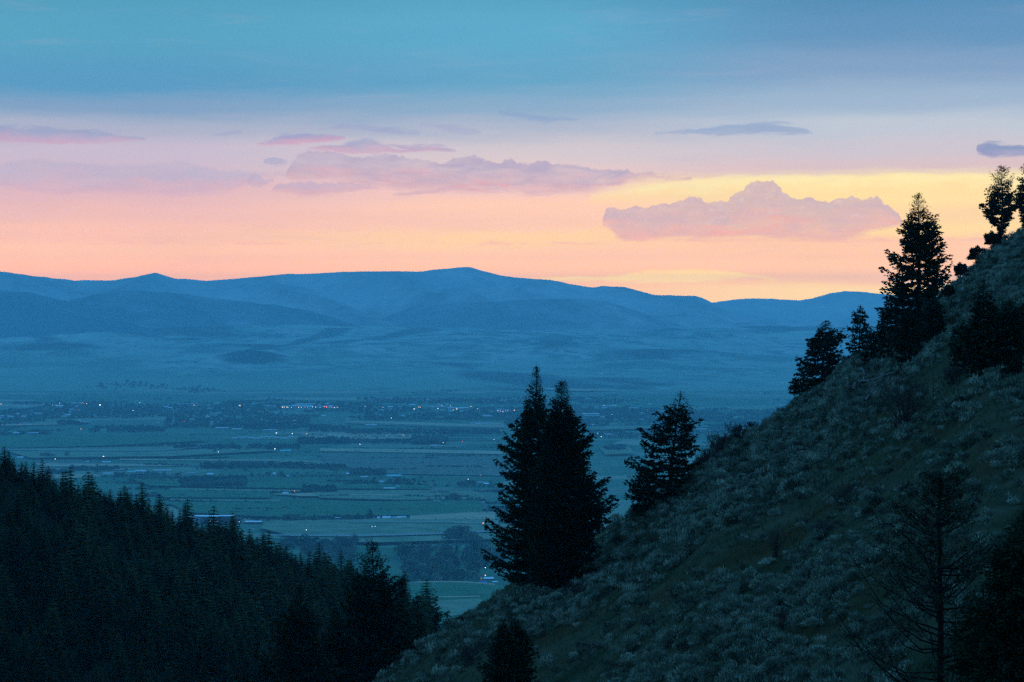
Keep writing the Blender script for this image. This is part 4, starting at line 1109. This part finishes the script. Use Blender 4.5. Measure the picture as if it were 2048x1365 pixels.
for x, y, h in ((919, 974, 12), (925, 974, 15), (930, 974, 13), (938, 972, 12), (943, 972, 13), (949, 971, 11), (980, 971, 9), (916, 973, 9)): vt.append((x, y, h, 0, 'clump left of the fir pair'))
for x, y, h in ((857, 1004, 9), (863, 1004, 8), (872, 1003, 11), (880, 1003, 8), (895, 1004, 14), (902, 1004, 18), (908, 1004, 19), (914, 1004, 16), (921, 1004, 12), (935, 1003, 9), (943, 1003, 10), (952, 1003, 11), (959, 1003, 9), (966, 1003, 9)):
    vt.append((x, y, h, 1 if x in (872, 952) else 0, 'grove above the row of pale roofs'))
for x, y, h in ((867, 1059, 7), (700, 1043, 4), (641, 1001, 4), (685, 1000, 3), (560, 976, 5), (590, 991, 9), (584, 991, 7), (430, 908, 9), (135, 916, 14), (92, 917, 13), (84, 917, 11), (99, 917, 13), (107, 917, 10), (194, 947, 12), (190, 948, 9), (199, 947, 9), (150, 942, 7), (138, 943, 6)):
    vt.append((x, y, h, 0, 'open fields of the valley'))
# big grove at the valley's near edge
gr = [(893, 1086, 24), (902, 1084, 30), (912, 1084, 34), (921, 1084, 36), (930, 1085, 34), (939, 1087, 30), (947, 1088, 26), (955, 1092, 24)]
for x, y, h in gr: vt.append((x, y, h, 0, 'tall grove before the long roof'))
for k in range(190):
    x = rng.uniform(786, 1010); y = rng.uniform(1100, 1173)
    if x < 800 + max(0, (y - 1135) * 0.2): continue
    if x > 955 and y > 1140: continue
    if x > 985 and y < 1130 and rng.random() < 0.4: continue
    vt.append((x, y, rng.uniform(17, 32) * (0.7 if y < 1110 else 1.0), 1 if rng.random() < 0.22 else 0, 'wood above the green knoll'))
for k in range(60):
    x = rng.uniform(600, 712); y = rng.uniform(1088, 1135)
    vt.append((x, y, rng.uniform(15, 26), 1 if rng.random() < 0.2 else 0, 'wood behind the end of the left forest'))
vt.sort(key=lambda q: (q[4], q[0]))
cnt = {}
for (x, y, h, kind, place) in vt:
    cnt[place] = cnt.get(place, 0) + 1
n_place = dict(cnt); cnt = {}
for i, (x, y, h, kind, place) in enumerate(vt):
    cnt[place] = cnt.get(place, 0) + 1
    X_, Y_ = vpt(x, y); H = h * Y_ / F
    src = (p_con if kind else p_round)[i % (4 if kind else 6)]
    o = src.copy(); COL.objects.link(o)
    w = rng.uniform(0.9, 1.2) * (1.0 if kind else 0.85)
    o.location = (X_, Y_, 0); o.scale = (H * w, H * w, H); o.rotation_euler = (0, 0, rng.uniform(0, 6.28))
    noun = 'conifer' if kind else ('pale leafy tree' if i % 2 else 'dark leafy tree')
    if n_place[place] > 45: lab = '%s somewhere in the %s' % (noun, place)
    else: lab = '%s, %s from left, %s' % (noun, ordinal(cnt[place]), ('at the ' if not place.startswith('open') else 'in the ') + place)
    tag(o, lab, 'tree', 'trees: ' + place)

# ------------------------------------------------------------------ buildings
def flat_mat(name, c, rough=0.7, spec=0.15, emit=None, strength=0):
    m = mat_noise(name, [tuple(v * 0.85 for v in c), c], 0.3, 3, rough=rough, spec=spec)
    if emit:
        b = m.node_tree.nodes['Principled BSDF']; b.inputs['Emission Color'].default_value = (*emit, 1); b.inputs['Emission Strength'].default_value = strength
        m.cycles.emission_sampling = 'NONE'
    return m
MB_ = {'white': flat_mat('white_metal_roof', (0.85, 0.84, 0.80)), 'pale': flat_mat('pale_roof', (0.62, 0.60, 0.56)), 'teal': flat_mat('teal_metal_roof', (0.22, 0.60, 0.50)),
       'red': flat_mat('red_barn_wall', (0.30, 0.05, 0.04)), 'dark': flat_mat('dark_wall', (0.06, 0.055, 0.06)), 'wall': flat_mat('plain_wall', (0.34, 0.33, 0.31)), 'grey': flat_mat('grey_roof', (0.38, 0.38, 0.36)),
       'purple': flat_mat('dusky_brick_wall', (0.16, 0.06, 0.08)), 'blue': flat_mat('blue_roof', (0.10, 0.22, 0.45)), 'lightwall': flat_mat('pale_panel_wall', (0.30, 0.36, 0.36)),
       'glass': flat_mat('window_pane', (0.04, 0.06, 0.08), 0.2, 0.5)}
def ground_z(x, y): return float(K * foot_z(np.array([x / K]), np.array([y / K]))[0]) if y > 9250 * K else 0.0
def far_pt(xp, yp):
    if yp > 786: return (*vpt(xp, yp), 0.0)
    u = (xp - 1024) / F
    Y = np.linspace(9300 * K, 15500 * K, 4000); z = K * foot_z(u * Y / K, Y / K)
    row = HOR - (z - EYE) / Y * F
    k = np.where(row <= yp)[0]; i = k[0] if len(k) else int(np.argmin(row))
    return float(u * Y[i]), float(Y[i]), float(z[i])
built = []
def building(xp, yp, wp, hp, roof, wall, label, name='building', cat='building', group=None, gable=0.45, depth=None, windows=0):
    """walls with a pitched or flat roof; (xp, yp) = middle of the foot, wp, hp in photograph pixels"""
    built.append((xp, yp, wp, hp))
    x, y, z = far_pt(xp, yp); s = y / F
    w, h = wp * s, hp * s
    d = depth or min(max(w * 0.6, 8), 45)
    root = empty(name, (x, y + d / 2, z), math.radians(random.uniform(-9, 9)))
    tag(root, label, cat, group)
    wall_h = h * (1 - gable)
    v, f = box_arrays(0, 0, -1, w, d, wall_h + 1)
    if gable > 0.12:
        e = 0.06 * w
        rv = [(-w / 2 - e, -d / 2 - .5, wall_h), (w / 2 + e, -d / 2 - .5, wall_h), (w / 2 + e, d / 2 + .5, wall_h), (-w / 2 - e, d / 2 + .5, wall_h), (-w / 2 - e, 0, h), (w / 2 + e, 0, h)]
        rf = [(0, 1, 5, 4), (2, 3, 4, 5), (0, 4, 3), (1, 2, 5), (0, 3, 2, 1)]
    else:
        rv_, rf = box_arrays(0, 0, wall_h + 0.003, w * 1.02, d * 1.02, max(h - wall_h, 0.6)); rv = rv_
    mesh_obj('wall', v, f, MB_[wall], root)
    mesh_obj('roof', rv, rf, MB_[roof], root)
    for k in range(windows):
        ww = w / (windows * 1.9)
        xx = -w / 2 + (k + 0.5) * w / windows
        bv, bf = box_arrays(xx, -d / 2 - 0.05, wall_h * 0.25, ww, 0.3, wall_h * 0.45)
        mesh_obj('window', bv, bf, MB_['glass'], root)
    return root
TB = 'pale buildings of the distant town'
town = [(117.6, 814, 16, 3, 'white'), (88, 808, 7, 2, 'pale'), (152, 808, 22, 1.5, 'pale'), (76, 828, 13, 2, 'pale'), (47, 834.5, 11, 2.4, 'white'), (3, 834, 9, 3, 'pale'), (20, 834.5, 12, 2, 'pale'),
        (159, 843.5, 5, 3, 'white'), (171, 846, 20, 1.6, 'pale'), (58, 852, 5, 3.4, 'pale'), (33, 869, 12, 4.5, 'pale'), (64, 870, 22, 4.2, 'white'), (207, 861, 16, 2, 'grey'),
        (374, 809.5, 44, 1.6, 'grey'), (432, 808, 12, 2, 'pale'), (541, 815, 20, 3, 'pale'), (572, 816, 16, 4.5, 'teal'), (590, 816, 14, 6, 'pale'), (606, 817, 14, 6.5, 'teal'), (620, 816, 10, 4.5, 'white'), (609, 810.5, 37, 1.6, 'white'), (643, 815, 22, 2.4, 'pale'),
        (668, 815, 20, 2, 'pale'), (430, 828.5, 17, 2.4, 'grey'), (385, 840, 14, 2, 'grey'), (437, 845, 6, 1.4, 'pale'), (443, 859, 25, 3, 'white'), (473, 860, 18, 2.4, 'pale'), (540, 862, 30, 1.2, 'pale'),
        (757, 815, 20, 1.8, 'grey'), (781, 815, 11, 2, 'white'), (765, 821, 9, 1.5, 'pale'), (825, 812, 9, 3, 'white'), (854, 814, 22, 1.5, 'pale'), (876, 816.5, 31, 2.3, 'pale'), (917, 819, 44, 2.6, 'white'), (1006, 822, 22, 3, 'white'), (997, 824, 8, 2, 'pale'),
        (975, 833, 18, 2.4, 'pale'), (944, 848, 7, 2, 'pale'), (956, 848.5, 9, 2.4, 'white'), (974, 848, 13, 2.2, 'pale'), (742, 852, 22, 1.2, 'white'), (868, 893, 13, 2.8, 'pale'), (881, 892.5, 7, 1.6, 'pale'),
        (1142, 783, 10, 2, 'white'), (1214, 814, 22, 1.8, 'pale'), (1228, 812.5, 8, 1.4, 'white'), (1268, 817.5, 20, 1.4, 'pale'), (1182, 830, 33, 1.2, 'white'), (1184, 833.5, 34, 1.8, 'grey'), (1206, 836, 9, 2.4, 'pale'), (1318, 834, 11, 2.6, 'pale'),
        (1304, 781, 4, 3, 'pale'), (1329, 778.6, 14, 1.4, 'pale'), (1202, 750, 9, 2.4, 'white'), (1217, 870, 14, 2, 'pale'), (1404, 861, 18, 3.6, 'grey'), (1176, 799, 12, 1.2, 'grey')]
for k_ in range(85):
    cx_ = (20, 170, 330, 410, 520, 600, 660, 780, 860, 930, 985, 1190, 1280)[k_ % 13]
    x_ = cx_ + rng.normal() * 26; y_ = 809 + 44 * rng.random() ** 1.4
    if 690 < x_ < 1010 and 842 < y_ < 860: continue
    if 1030 < x_ < 1140: continue
    town.append((round(x_, 1), round(y_, 1), rng.uniform(2.5, 9), rng.uniform(1.4, 2.4), ('pale', 'grey', 'white', 'pale')[k_ % 4]))
town.sort()
for i, (x, y, w, h, c) in enumerate(town):
    place = ''
    if y < 800: place = 'the lower slope of the foothills'
    building(x, y, w, max(h, 1.8), c, 'wall' if c != 'grey' else 'dark', 'long %s roofed building, %s from the left in the distant town' % ({'white': 'white', 'pale': 'pale', 'teal': 'teal', 'grey': 'grey'}[c], ordinal(i + 1)), group=TB, gable=0.1 if w > 18 else 0.5)
# row of little greenhouses
k = 0
for x in np.arange(466, 588, 5.6):
    k += 1
    building(x, 878 + 1.2 * math.sin(x) - (0 if x < 520 else 0.6), rng.uniform(3.4, 5.2), rng.uniform(2.4, 4.2), 'pale' if k % 3 else 'teal', 'wall', 'little pale shed, %s from the left in the long row before the tan field' % ordinal(k), 'shed', 'shed', 'row of little sheds beside the tan field')
near = [(538, 903, 9, 4, 'pale', 'red', 'pale roofed barn left of the teal roofs', 'barn', .5), (560, 905, 14, 4.5, 'teal', 'lightwall', 'left of two teal roofed farm buildings', 'barn', .5), (574, 904.5, 14, 4.5, 'teal', 'lightwall', 'right of two teal roofed farm buildings', 'barn', .5),
        (40, 918, 11, 5, 'pale', 'wall', 'pale peaked house near the left edge above the forest', 'house', .6), (175, 925, 5, 2.6, 'pale', 'wall', 'tiny pale shed alone in the left fields', 'shed', .5), (213, 927, 15, 4, 'pale', 'wall', 'pale farmhouse right under the bright white lamp on the left', 'house', .5),
        (88, 952, 6, 4, 'blue', 'dark', 'small blue roofed house at the left forest edge', 'house', .5), (262, 947, 14, 4, 'teal', 'wall', 'left of two long greenhouses above the left forest', 'greenhouse', .4), (280, 946, 20, 5, 'pale', 'wall', 'right of two long greenhouses above the left forest', 'greenhouse', .4),
        (323, 943, 33, 2.6, 'pale', 'wall', 'long low greenhouse right of the two greenhouses', 'greenhouse', .3), (216, 948.5, 18, 2, 'white', 'wall', 'low white shed at the end of the left tree row', 'shed', .3), (236, 942, 20, 2.6, 'grey', 'dark', 'grey shed behind the low white shed', 'shed', .3),
        (382, 949, 13, 4, 'grey', 'wall', 'grey house left of the small white roofed house', 'house', .5), (420, 951, 11, 4.4, 'white', 'wall', 'small white roofed house in the dark tree band', 'house', .6), (548.5, 953, 5, 7.5, 'white', 'lightwall', 'upright white gabled house among dark trees', 'house', .45),
        (575.7, 954, 6, 2.4, 'white', 'lightwall', 'small flat white shed right of the upright gable', 'shed', .3), (696, 951, 8, 5, 'white', 'dark', 'white roofed house at the middle of the valley', 'house', .5), (570.5, 989, 11, 4, 'white', 'wall', 'low white hut left of the dark red barn', 'shed', .6),
        (587, 990, 9, 7.5, 'dark', 'red', 'dark red barn with a lit door', 'barn', .45), (562, 1042, 4, 2.6, 'white', 'wall', 'tiny white shed in the dark grove', 'shed', .5), (603, 1046, 6, 6.5, 'white', 'lightwall', 'white gabled house inside the dark grove', 'house', .5),
        (613, 1045, 6, 5, 'pale', 'wall', 'pale house right of the white gable in the grove', 'house', .5), (732, 1041, 5, 6, 'white', 'lightwall', 'white house left end of the farm with white sheds', 'house', .5), (747, 1041, 3, 5.5, 'white', 'lightwall', 'narrow white silo between the farm trees', 'silo', .3),
        (757.6, 1040, 6, 6, 'white', 'lightwall', 'small white house left of the long white barn', 'house', .5), (773, 1040, 16, 7, 'white', 'lightwall', 'long white barn of the farm with white sheds', 'barn', .55), (790, 1040.5, 10, 6.5, 'pale', 'lightwall', 'pale barn left of the dark walled barn', 'barn', .5),
        (803, 1041, 17, 7.5, 'white', 'dark', 'dark walled barn with a bright roof edge', 'barn', .3), (728.6, 956, 14, 3, 'pale', 'wall', 'pale house under the dark trees at mid valley', 'house', .5), (788, 956, 26, 6, 'teal', 'wall', 'wide pale green roofed barn behind the clump', 'barn', .4),
        (763, 965, 7, 2.6, 'white', 'wall', 'small bright shed left of the clump', 'shed', .5), (795, 978, 9, 6.5, 'teal', 'dark', 'teal roofed barn behind the red barn', 'barn', .6), (779, 982, 21, 6, 'white', 'red', 'red barn with a long white roof', 'barn', .55),
        (813, 979, 4, 4, 'pale', 'wall', 'tiny pale hut right of the teal barn', 'shed', .5), (961.6, 968, 12, 4.6, 'grey', 'wall', 'grey house behind the dark clump', 'house', .5), (973.7, 970, 11, 4, 'white', 'dark', 'white roofed house nearest the close fir pair', 'house', .6),
        (874.8, 1004.5, 14, 3.4, 'pale', 'lightwall', 'pale house at the left end of the pale roof row', 'house', .5), (924, 1061, 23, 2.2, 'pale', 'wall', 'long pale roof behind the tall grove', 'barn', .2), (902, 1057, 6, 2.4, 'white', 'wall', 'small white shed left of the long pale roof', 'shed', .6),
        (859, 1048.5, 5, 1.8, 'white', 'wall', 'tiny white roof at the field track', 'shed', .4), (852, 1126, 8, 5, 'purple', 'dark', 'dusky purple roofed house deep in the wood', 'house', .6), (977, 1160, 18, 5, 'white', 'dark', 'white roofed house with an orange lamp by the slope', 'house', .6),
        (966, 1168, 14, 4.5, 'blue', 'lightwall', 'bluish roofed house below the orange lamp', 'house', .6), (990, 1166, 10, 2.6, 'white', 'wall', 'low white shed right of the bluish house', 'shed', .4), (967, 1177, 10, 3, 'white', 'wall', 'white trailer at the edge of the green knoll', 'shed', .15),
        (642, 1033.5, 50, 1.6, 'white', 'wall', 'very long low white shed behind the grove', 'shed', .15), (675, 1037, 10, 1.8, 'white', 'wall', 'short white shed at the end of the long low one', 'shed', .2)]
for x, y, w, h, rf, wl_, lab, cat, g in near: building(x, y, w, h, rf, wl_, lab, cat, cat, 'farm buildings of the valley', g)
k = 0
for x in (923, 932, 941, 950, 959, 966):
    k += 1; building(x, 1005 + (x > 955) * 0.8, rng.uniform(4, 7), 1.8, 'pale', 'wall', 'pale low roof, %s from the left in the row below the grove' % ordinal(k), 'house', 'house', 'row of pale roofs', 0.4)
# the big school-like building complex behind the forest edge
sch = building(419, 1049, 34, 16, 'white', 'purple', 'big flat roofed building complex with lit corner behind the forest', 'school_building', 'building', None, 0.07, 22, 8)
s_ = sch.location.y / F
for dx, w, h, wall_, rf in ((-27, 25, 15, 'lightwall', 'white'), (32, 29, 15.5, 'dark', 'white'), (56, 12, 11, 'purple', 'dark'), (86, 34, 4, 'dark', 'white')):
    bv, bf = box_arrays(dx * s_, 4, 0, (w - 0.5) * s_, 19, h * s_)
    wg = mesh_obj('wing', bv, bf, MB_[wall_], sch)
    rv, rf2 = box_arrays(dx * s_, 4, h * s_ + 0.003, w * s_, 20, 0.9)
    mesh_obj('wing_roof', rv, rf2, MB_[rf], wg)
# parked cars as small pale dashes near it
def car_proto():
    v, f = box_arrays(0, 0, 0.35, 4.4, 1.8, 0.75); v2, f2 = box_arrays(-0.1, 0, 1.103, 2.3, 1.6, 0.5)
    return mesh_obj('body', v, f, MB_['white'], link=False), mesh_obj('cabin', v2, f2, MB_['glass'], link=False)
cb_, cc_ = car_proto()
k = 0
for x, y, w in ((498, 1058, 4), (503, 1059, 4), (508, 1058, 4), (522, 1059, 3), (527, 1058, 4), (533, 1058, 3), (597, 1056.5, 6), (638, 1060, 5), (555.5, 1066.5, 5), (746, 1059, 2), (751, 1059, 2), (934, 1051, 4), (966, 1052.5, 4)):
    k += 1
    X_, Y_ = vpt(x, y); root = empty('parked_car', (X_, Y_, 0), rng.uniform(-0.2, 0.2))
    tag(root, 'pale vehicle on the plain past the school building, %s from the left' % ordinal(k), 'car', 'vehicles on the valley plain')
    sc_ = 1.25
    root.scale = (sc_, sc_, sc_)
    for q in (cb_, cc_):
        c_ = q.copy(); COL.objects.link(c_); c_.parent = root

# ------------------------------------------------------------------ lamps of the valley
LC = {'o': ((1.0, 0.42, 0.10), 7), 'y': ((1.0, 0.68, 0.30), 7), 'w': ((0.85, 0.92, 1.0), 6), 'r': ((1.0, 0.12, 0.08), 5), 'g': ((0.5, 1.0, 0.85), 5)}
LM = {k_: flat_mat('lamp_glow_' + n_, c_, emit=c_, strength=s_) for (k_, (c_, s_)), n_ in zip(LC.items(), ('orange', 'yellow', 'white', 'red', 'green'))}
lamps = [(2, 810, 'o', 1.2), (5, 811, 'o', 1), (121.5, 809, 'o', 1), (167.5, 808.5, 'o', 1), (175, 810, 'o', 1.3), (202, 813, 'w', 2.2), (267, 812.5, 'w', 1), (299, 812, 'y', 1.7), (268, 824, 'w', 1), (160, 823, 'r', .9), (43, 851, 'r', 1), (165, 861, 'o', .9),
         (114, 922, 'y', 1.3), (210, 917, 'w', 1.5), (123, 944, 'y', .8), (389.5, 813, 'o', 1), (481, 814, 'y', 1.7), (370, 846, 'r', .9), (554.5, 869.7, 'w', 1.5), (586, 870.6, 'w', 1.1), (614.6, 871, 'o', 1), (439, 907.5, 'w', 1.1), (551.6, 902, 'w', 1.5),
         (590.7, 986.5, 'o', 1.3), (423.6, 1047, 'w', .9), (438, 1048, 'r', 1.1), (481.5, 1048.6, 'y', .9), (615, 1064.7, 'w', 1), (450.5, 1041, 'o', 2.6),
         (566, 817, 'y', 1.4), (570, 816.6, 'w', 1), (575, 817.2, 'y', 1), (577, 817, 'g', 1), (584, 817.5, 'g', .9), (598, 817.4, 'y', 1.1), (604, 817.6, 'w', .9), (611, 817.4, 'r', .9), (616, 817.5, 'r', .9), (626, 816.8, 'g', 1), (632, 817, 'w', .8),
         (650, 815.8, 'r', 1.6), (654, 817, 'r', 1.6), (659, 817.6, 'r', 1.2), (664, 817.4, 'r', 1), (670, 817.8, 'w', .8), (676, 817.6, 'o', .8), (641, 817, 'g', .8),
         (731, 815.6, 'w', .9), (766, 817.8, 'y', 1.2), (829, 821, 'w', 1.4), (838, 816.5, 'y', 1), (841, 817, 'o', .9), (876, 820, 'w', 1), (883.5, 813.4, 'o', .9), (901.6, 814.7, 'w', .8), (914, 820.7, 'y', 1.5), (907, 822.5, 'o', .9), (942, 815.8, 'o', 1.3),
         (783, 839, 'w', .9), (825, 863.5, 'r', .8), (806.6, 872.8, 'o', 1), (721, 892, 'w', 1.2), (887, 889, 'o', 1), (925, 886, 'r', .9), (988, 882, 'w', .8), (996, 824, 'w', 1), (1001, 825, 'r', 1), (1006, 825.5, 'w', .9), (1011, 824.6, 'r', .9), (1016, 824.5, 'w', .9),
         (1028.6, 823.5, 'o', 1.4), (937, 963, 'w', 1), (960.5, 955, 'w', .7), (934, 1050, 'o', .9), (966.7, 1051.5, 'o', 1.4), (746, 1058, 'w', .7), (752, 1058, 'w', .7), (1223, 832.5, 'y', 1.2), (1202, 876.5, 'w', 1), (971, 1156.8, 'o', 1.5), (963, 1162.5, 'r', 1),
         (971, 1141, 'w', 1.2), (1195, 870, 'y', .7), (955, 820, 'w', .7), (1208, 813, 'w', .7), (281, 808, 'w', .7), (108, 813, 'w', .7)]
lamps.sort()
cname = {'o': 'orange', 'y': 'yellowish', 'w': 'white', 'r': 'red', 'g': 'greenish'}
tot = {}
for x, y, c, s in lamps: tot[(c, y < 862)] = 0
pole_v, pole_f = tube((0, 0, 0), (0, 0, 7.8), 0.12, 0.08, 6)
pole_p = mesh_obj('pole', pole_v, pole_f, MB_['grey'], link=False)
gb = {}
ang = np.arange(8) * math.pi / 4
gv = [(0, 0, -0.7)] + [(math.cos(a), math.sin(a), z_) for z_ in (-0.35, 0.35) for a in ang] + [(0, 0, 0.7)]
gf = [(0, 1 + (i + 1) % 8, 1 + i) for i in range(8)] + [(1 + i, 1 + (i + 1) % 8, 9 + (i + 1) % 8, 9 + i) for i in range(8)] + [(17, 9 + i, 9 + (i + 1) % 8) for i in range(8)]
for c in LC:
    gb[c] = mesh_obj('lamp_head', np.array(gv), gf, LM[c], link=False)
for x, y, c, s in lamps:
    key = (c, y < 862); tot[key] += 1
    X_, Y_, Z_ = far_pt(x, y + 1.2)
    r_ = 1.25 * s * Y_ / F * 0.42
    root = empty('street_lamp', (X_, Y_ - 26, Z_))
    tag(root, '%s lamp, %s of its colour from the left %s' % (cname[c], ordinal(tot[key]), 'in the distant town' if y < 862 else 'among the valley farms'), 'lamp', 'lit lamps across the valley')
    p = pole_p.copy(); COL.objects.link(p); p.parent = root
    h_ = gb[c].copy(); COL.objects.link(h_); h_.parent = root; h_.location = (0, 0, 7.8 + r_ * 0.5); h_.scale = (r_, r_, r_)

# woods and hedges too many and too small to count
def blob_cover():
    pts = []
    rg = np.random.default_rng(21)
    def belt(x0, x1, y0, y1, n, h=8):
        for _ in range(n): pts.append((rg.uniform(x0, x1), rg.uniform(y0, y1), h * rg.uniform(0.6, 1.3)))
    # town trees
    n = 31000
    xs = rg.uniform(-60, 1700, n); ys = 768 + 99 * rg.random(n) ** 0.8
    d_ = EYE * F / (ys - HOR); X_ = (xs - 1024) / F * d_
    f = fbm(X_ + 300, d_ * 0.8, 520, 4, 401, 0.6)
    core = np.exp(-((ys - 826) / 22) ** 2)
    keep = f > 0.20 - 0.42 * core + np.clip((795 - ys) / 60, 0, 1)
    keep &= ~((ys > 842) & (ys < 860) & (xs > 690) & (xs < 1010))
    for a, b in zip(xs[keep], ys[keep]): pts.append((a, b, rg.uniform(2.5, 5.5)))
    belt(500, 600, 893, 899, 90, 7); belt(350, 480, 896, 903, 150, 8); belt(250, 350, 893, 897, 60, 5)
    belt(598, 700, 882, 889, 220, 8); belt(700, 830, 883, 888, 160, 6); belt(828, 892, 882, 890, 150, 11)
    belt(400, 605, 930, 938, 320, 7); belt(604, 690, 933, 940, 120, 6); belt(360, 490, 960, 978, 420, 9); belt(260, 360, 958, 964, 120, 6)
    belt(605, 672, 978, 988, 140, 8); belt(700, 768, 944, 952, 120, 8); belt(620, 700, 855, 866, 150, 6); belt(690, 1000, 862, 870, 420, 6)
    belt(90, 140, 944, 950, 60, 8); belt(140, 240, 938, 942, 110, 7); belt(115, 180, 846, 851, 120, 6); belt(180, 330, 856, 866, 200, 6); belt(0, 100, 867, 875, 120, 6)
    belt(330, 620, 838, 857, 900, 5.5); belt(1210, 1248, 897, 905, 60, 8); belt(1180, 1400, 868, 878, 200, 5); belt(230, 330, 948, 956, 60, 5)
    belt(740, 905, 958, 975, 30, 5); belt(480, 560, 1038, 1040, 30, 6); belt(850, 880, 996, 998, 10, 5); belt(850, 1000, 912, 916, 60, 4); belt(500, 690, 953, 955, 60, 4)
    belt(560, 720, 1086, 1100, 60, 12)
    for _ in range(95):                                  # hedgerows and creek lines
        y0 = 858 + 190 * rg.random() ** 1.3; x0 = rg.uniform(0, 1000); w_ = rg.uniform(25, 150); sl = rg.uniform(-0.03, 0.03)
        if x0 < 2.2 * (y0 - 880): x0 += 2.2 * (y0 - 880)
        for _ in range(int(w_ * rg.uniform(0.25, 0.8))):
            a = rg.uniform(0, w_); pts.append((x0 + a, y0 + a * sl + rg.normal() * 0.35, (y0 - 780) / 42 * rg.uniform(0.5, 1.3)))
    for _ in range(420):
        y0 = rg.uniform(865, 1085); x0 = rg.uniform(0, 1000)
        if x0 > 2.2 * (y0 - 880): pts.append((x0, y0, (y0 - 770) / 45 * rg.uniform(0.5, 1.2)))
    return pts
bp = blob_cover()
ico = np.array([(0, 0, 1), (.894, 0, .447), (.276, .851, .447), (-.724, .526, .447), (-.724, -.526, .447), (.276, -.851, .447), (.724, .526, -.3), (-.276, .851, -.3), (-.894, 0, -.3), (-.276, -.851, -.3), (.724, -.526, -.3)])
icf = np.array([(0, 1, 2), (0, 2, 3), (0, 3, 4), (0, 4, 5), (0, 5, 1), (1, 6, 2), (2, 7, 3), (3, 8, 4), (4, 9, 5), (5, 10, 1), (6, 7, 2), (7, 8, 3), (8, 9, 4), (9, 10, 5), (10, 6, 1)])
bp = np.array(bp); N_ = len(bp)
d_ = EYE * F / (bp[:, 1] - HOR); X_ = (bp[:, 0] - 1024) / F * d_; H_ = bp[:, 2] * d_ / F
ok = (d_ < 14000)
for (bx, by, bw, bh) in built:                       # no tree stands right before a building
    ok &= ~((np.abs(bp[:, 0] - bx) < bw / 2 + 1.0) & (bp[:, 1] > by - 0.6) & (bp[:, 1] < by + 4.5))
bp, d_, X_, H_ = bp[ok], d_[ok], X_[ok], H_[ok]; N_ = len(bp)
Zb = np.where(d_ > 9250 * K, np.maximum(K * foot_z(X_ / K, d_ / K), 0), 0)
jit = 1 + rng.uniform(-0.35, 0.35, (N_, 11, 1))
V = ico[None] * jit * (np.stack([H_ * 0.62, H_ * 0.62, H_ * 0.55], 1)[:, None, :]) + np.stack([X_, d_, Zb + H_ * 0.45], 1)[:, None, :]
Fc = (icf[None] + (np.arange(N_) * 11)[:, None, None]).reshape(-1, 3)
o = mesh_obj('woodland', V.reshape(-1, 3), Fc, mat_noise('distant_woods', [(0.003, 0.018, 0.014), (0.014, 0.04, 0.03), (0.07, 0.09, 0.06)], 0.006, 4))
tag(o, 'distant trees of the town and hedgerows', None, None, 'stuff')
print('blobs', N_)
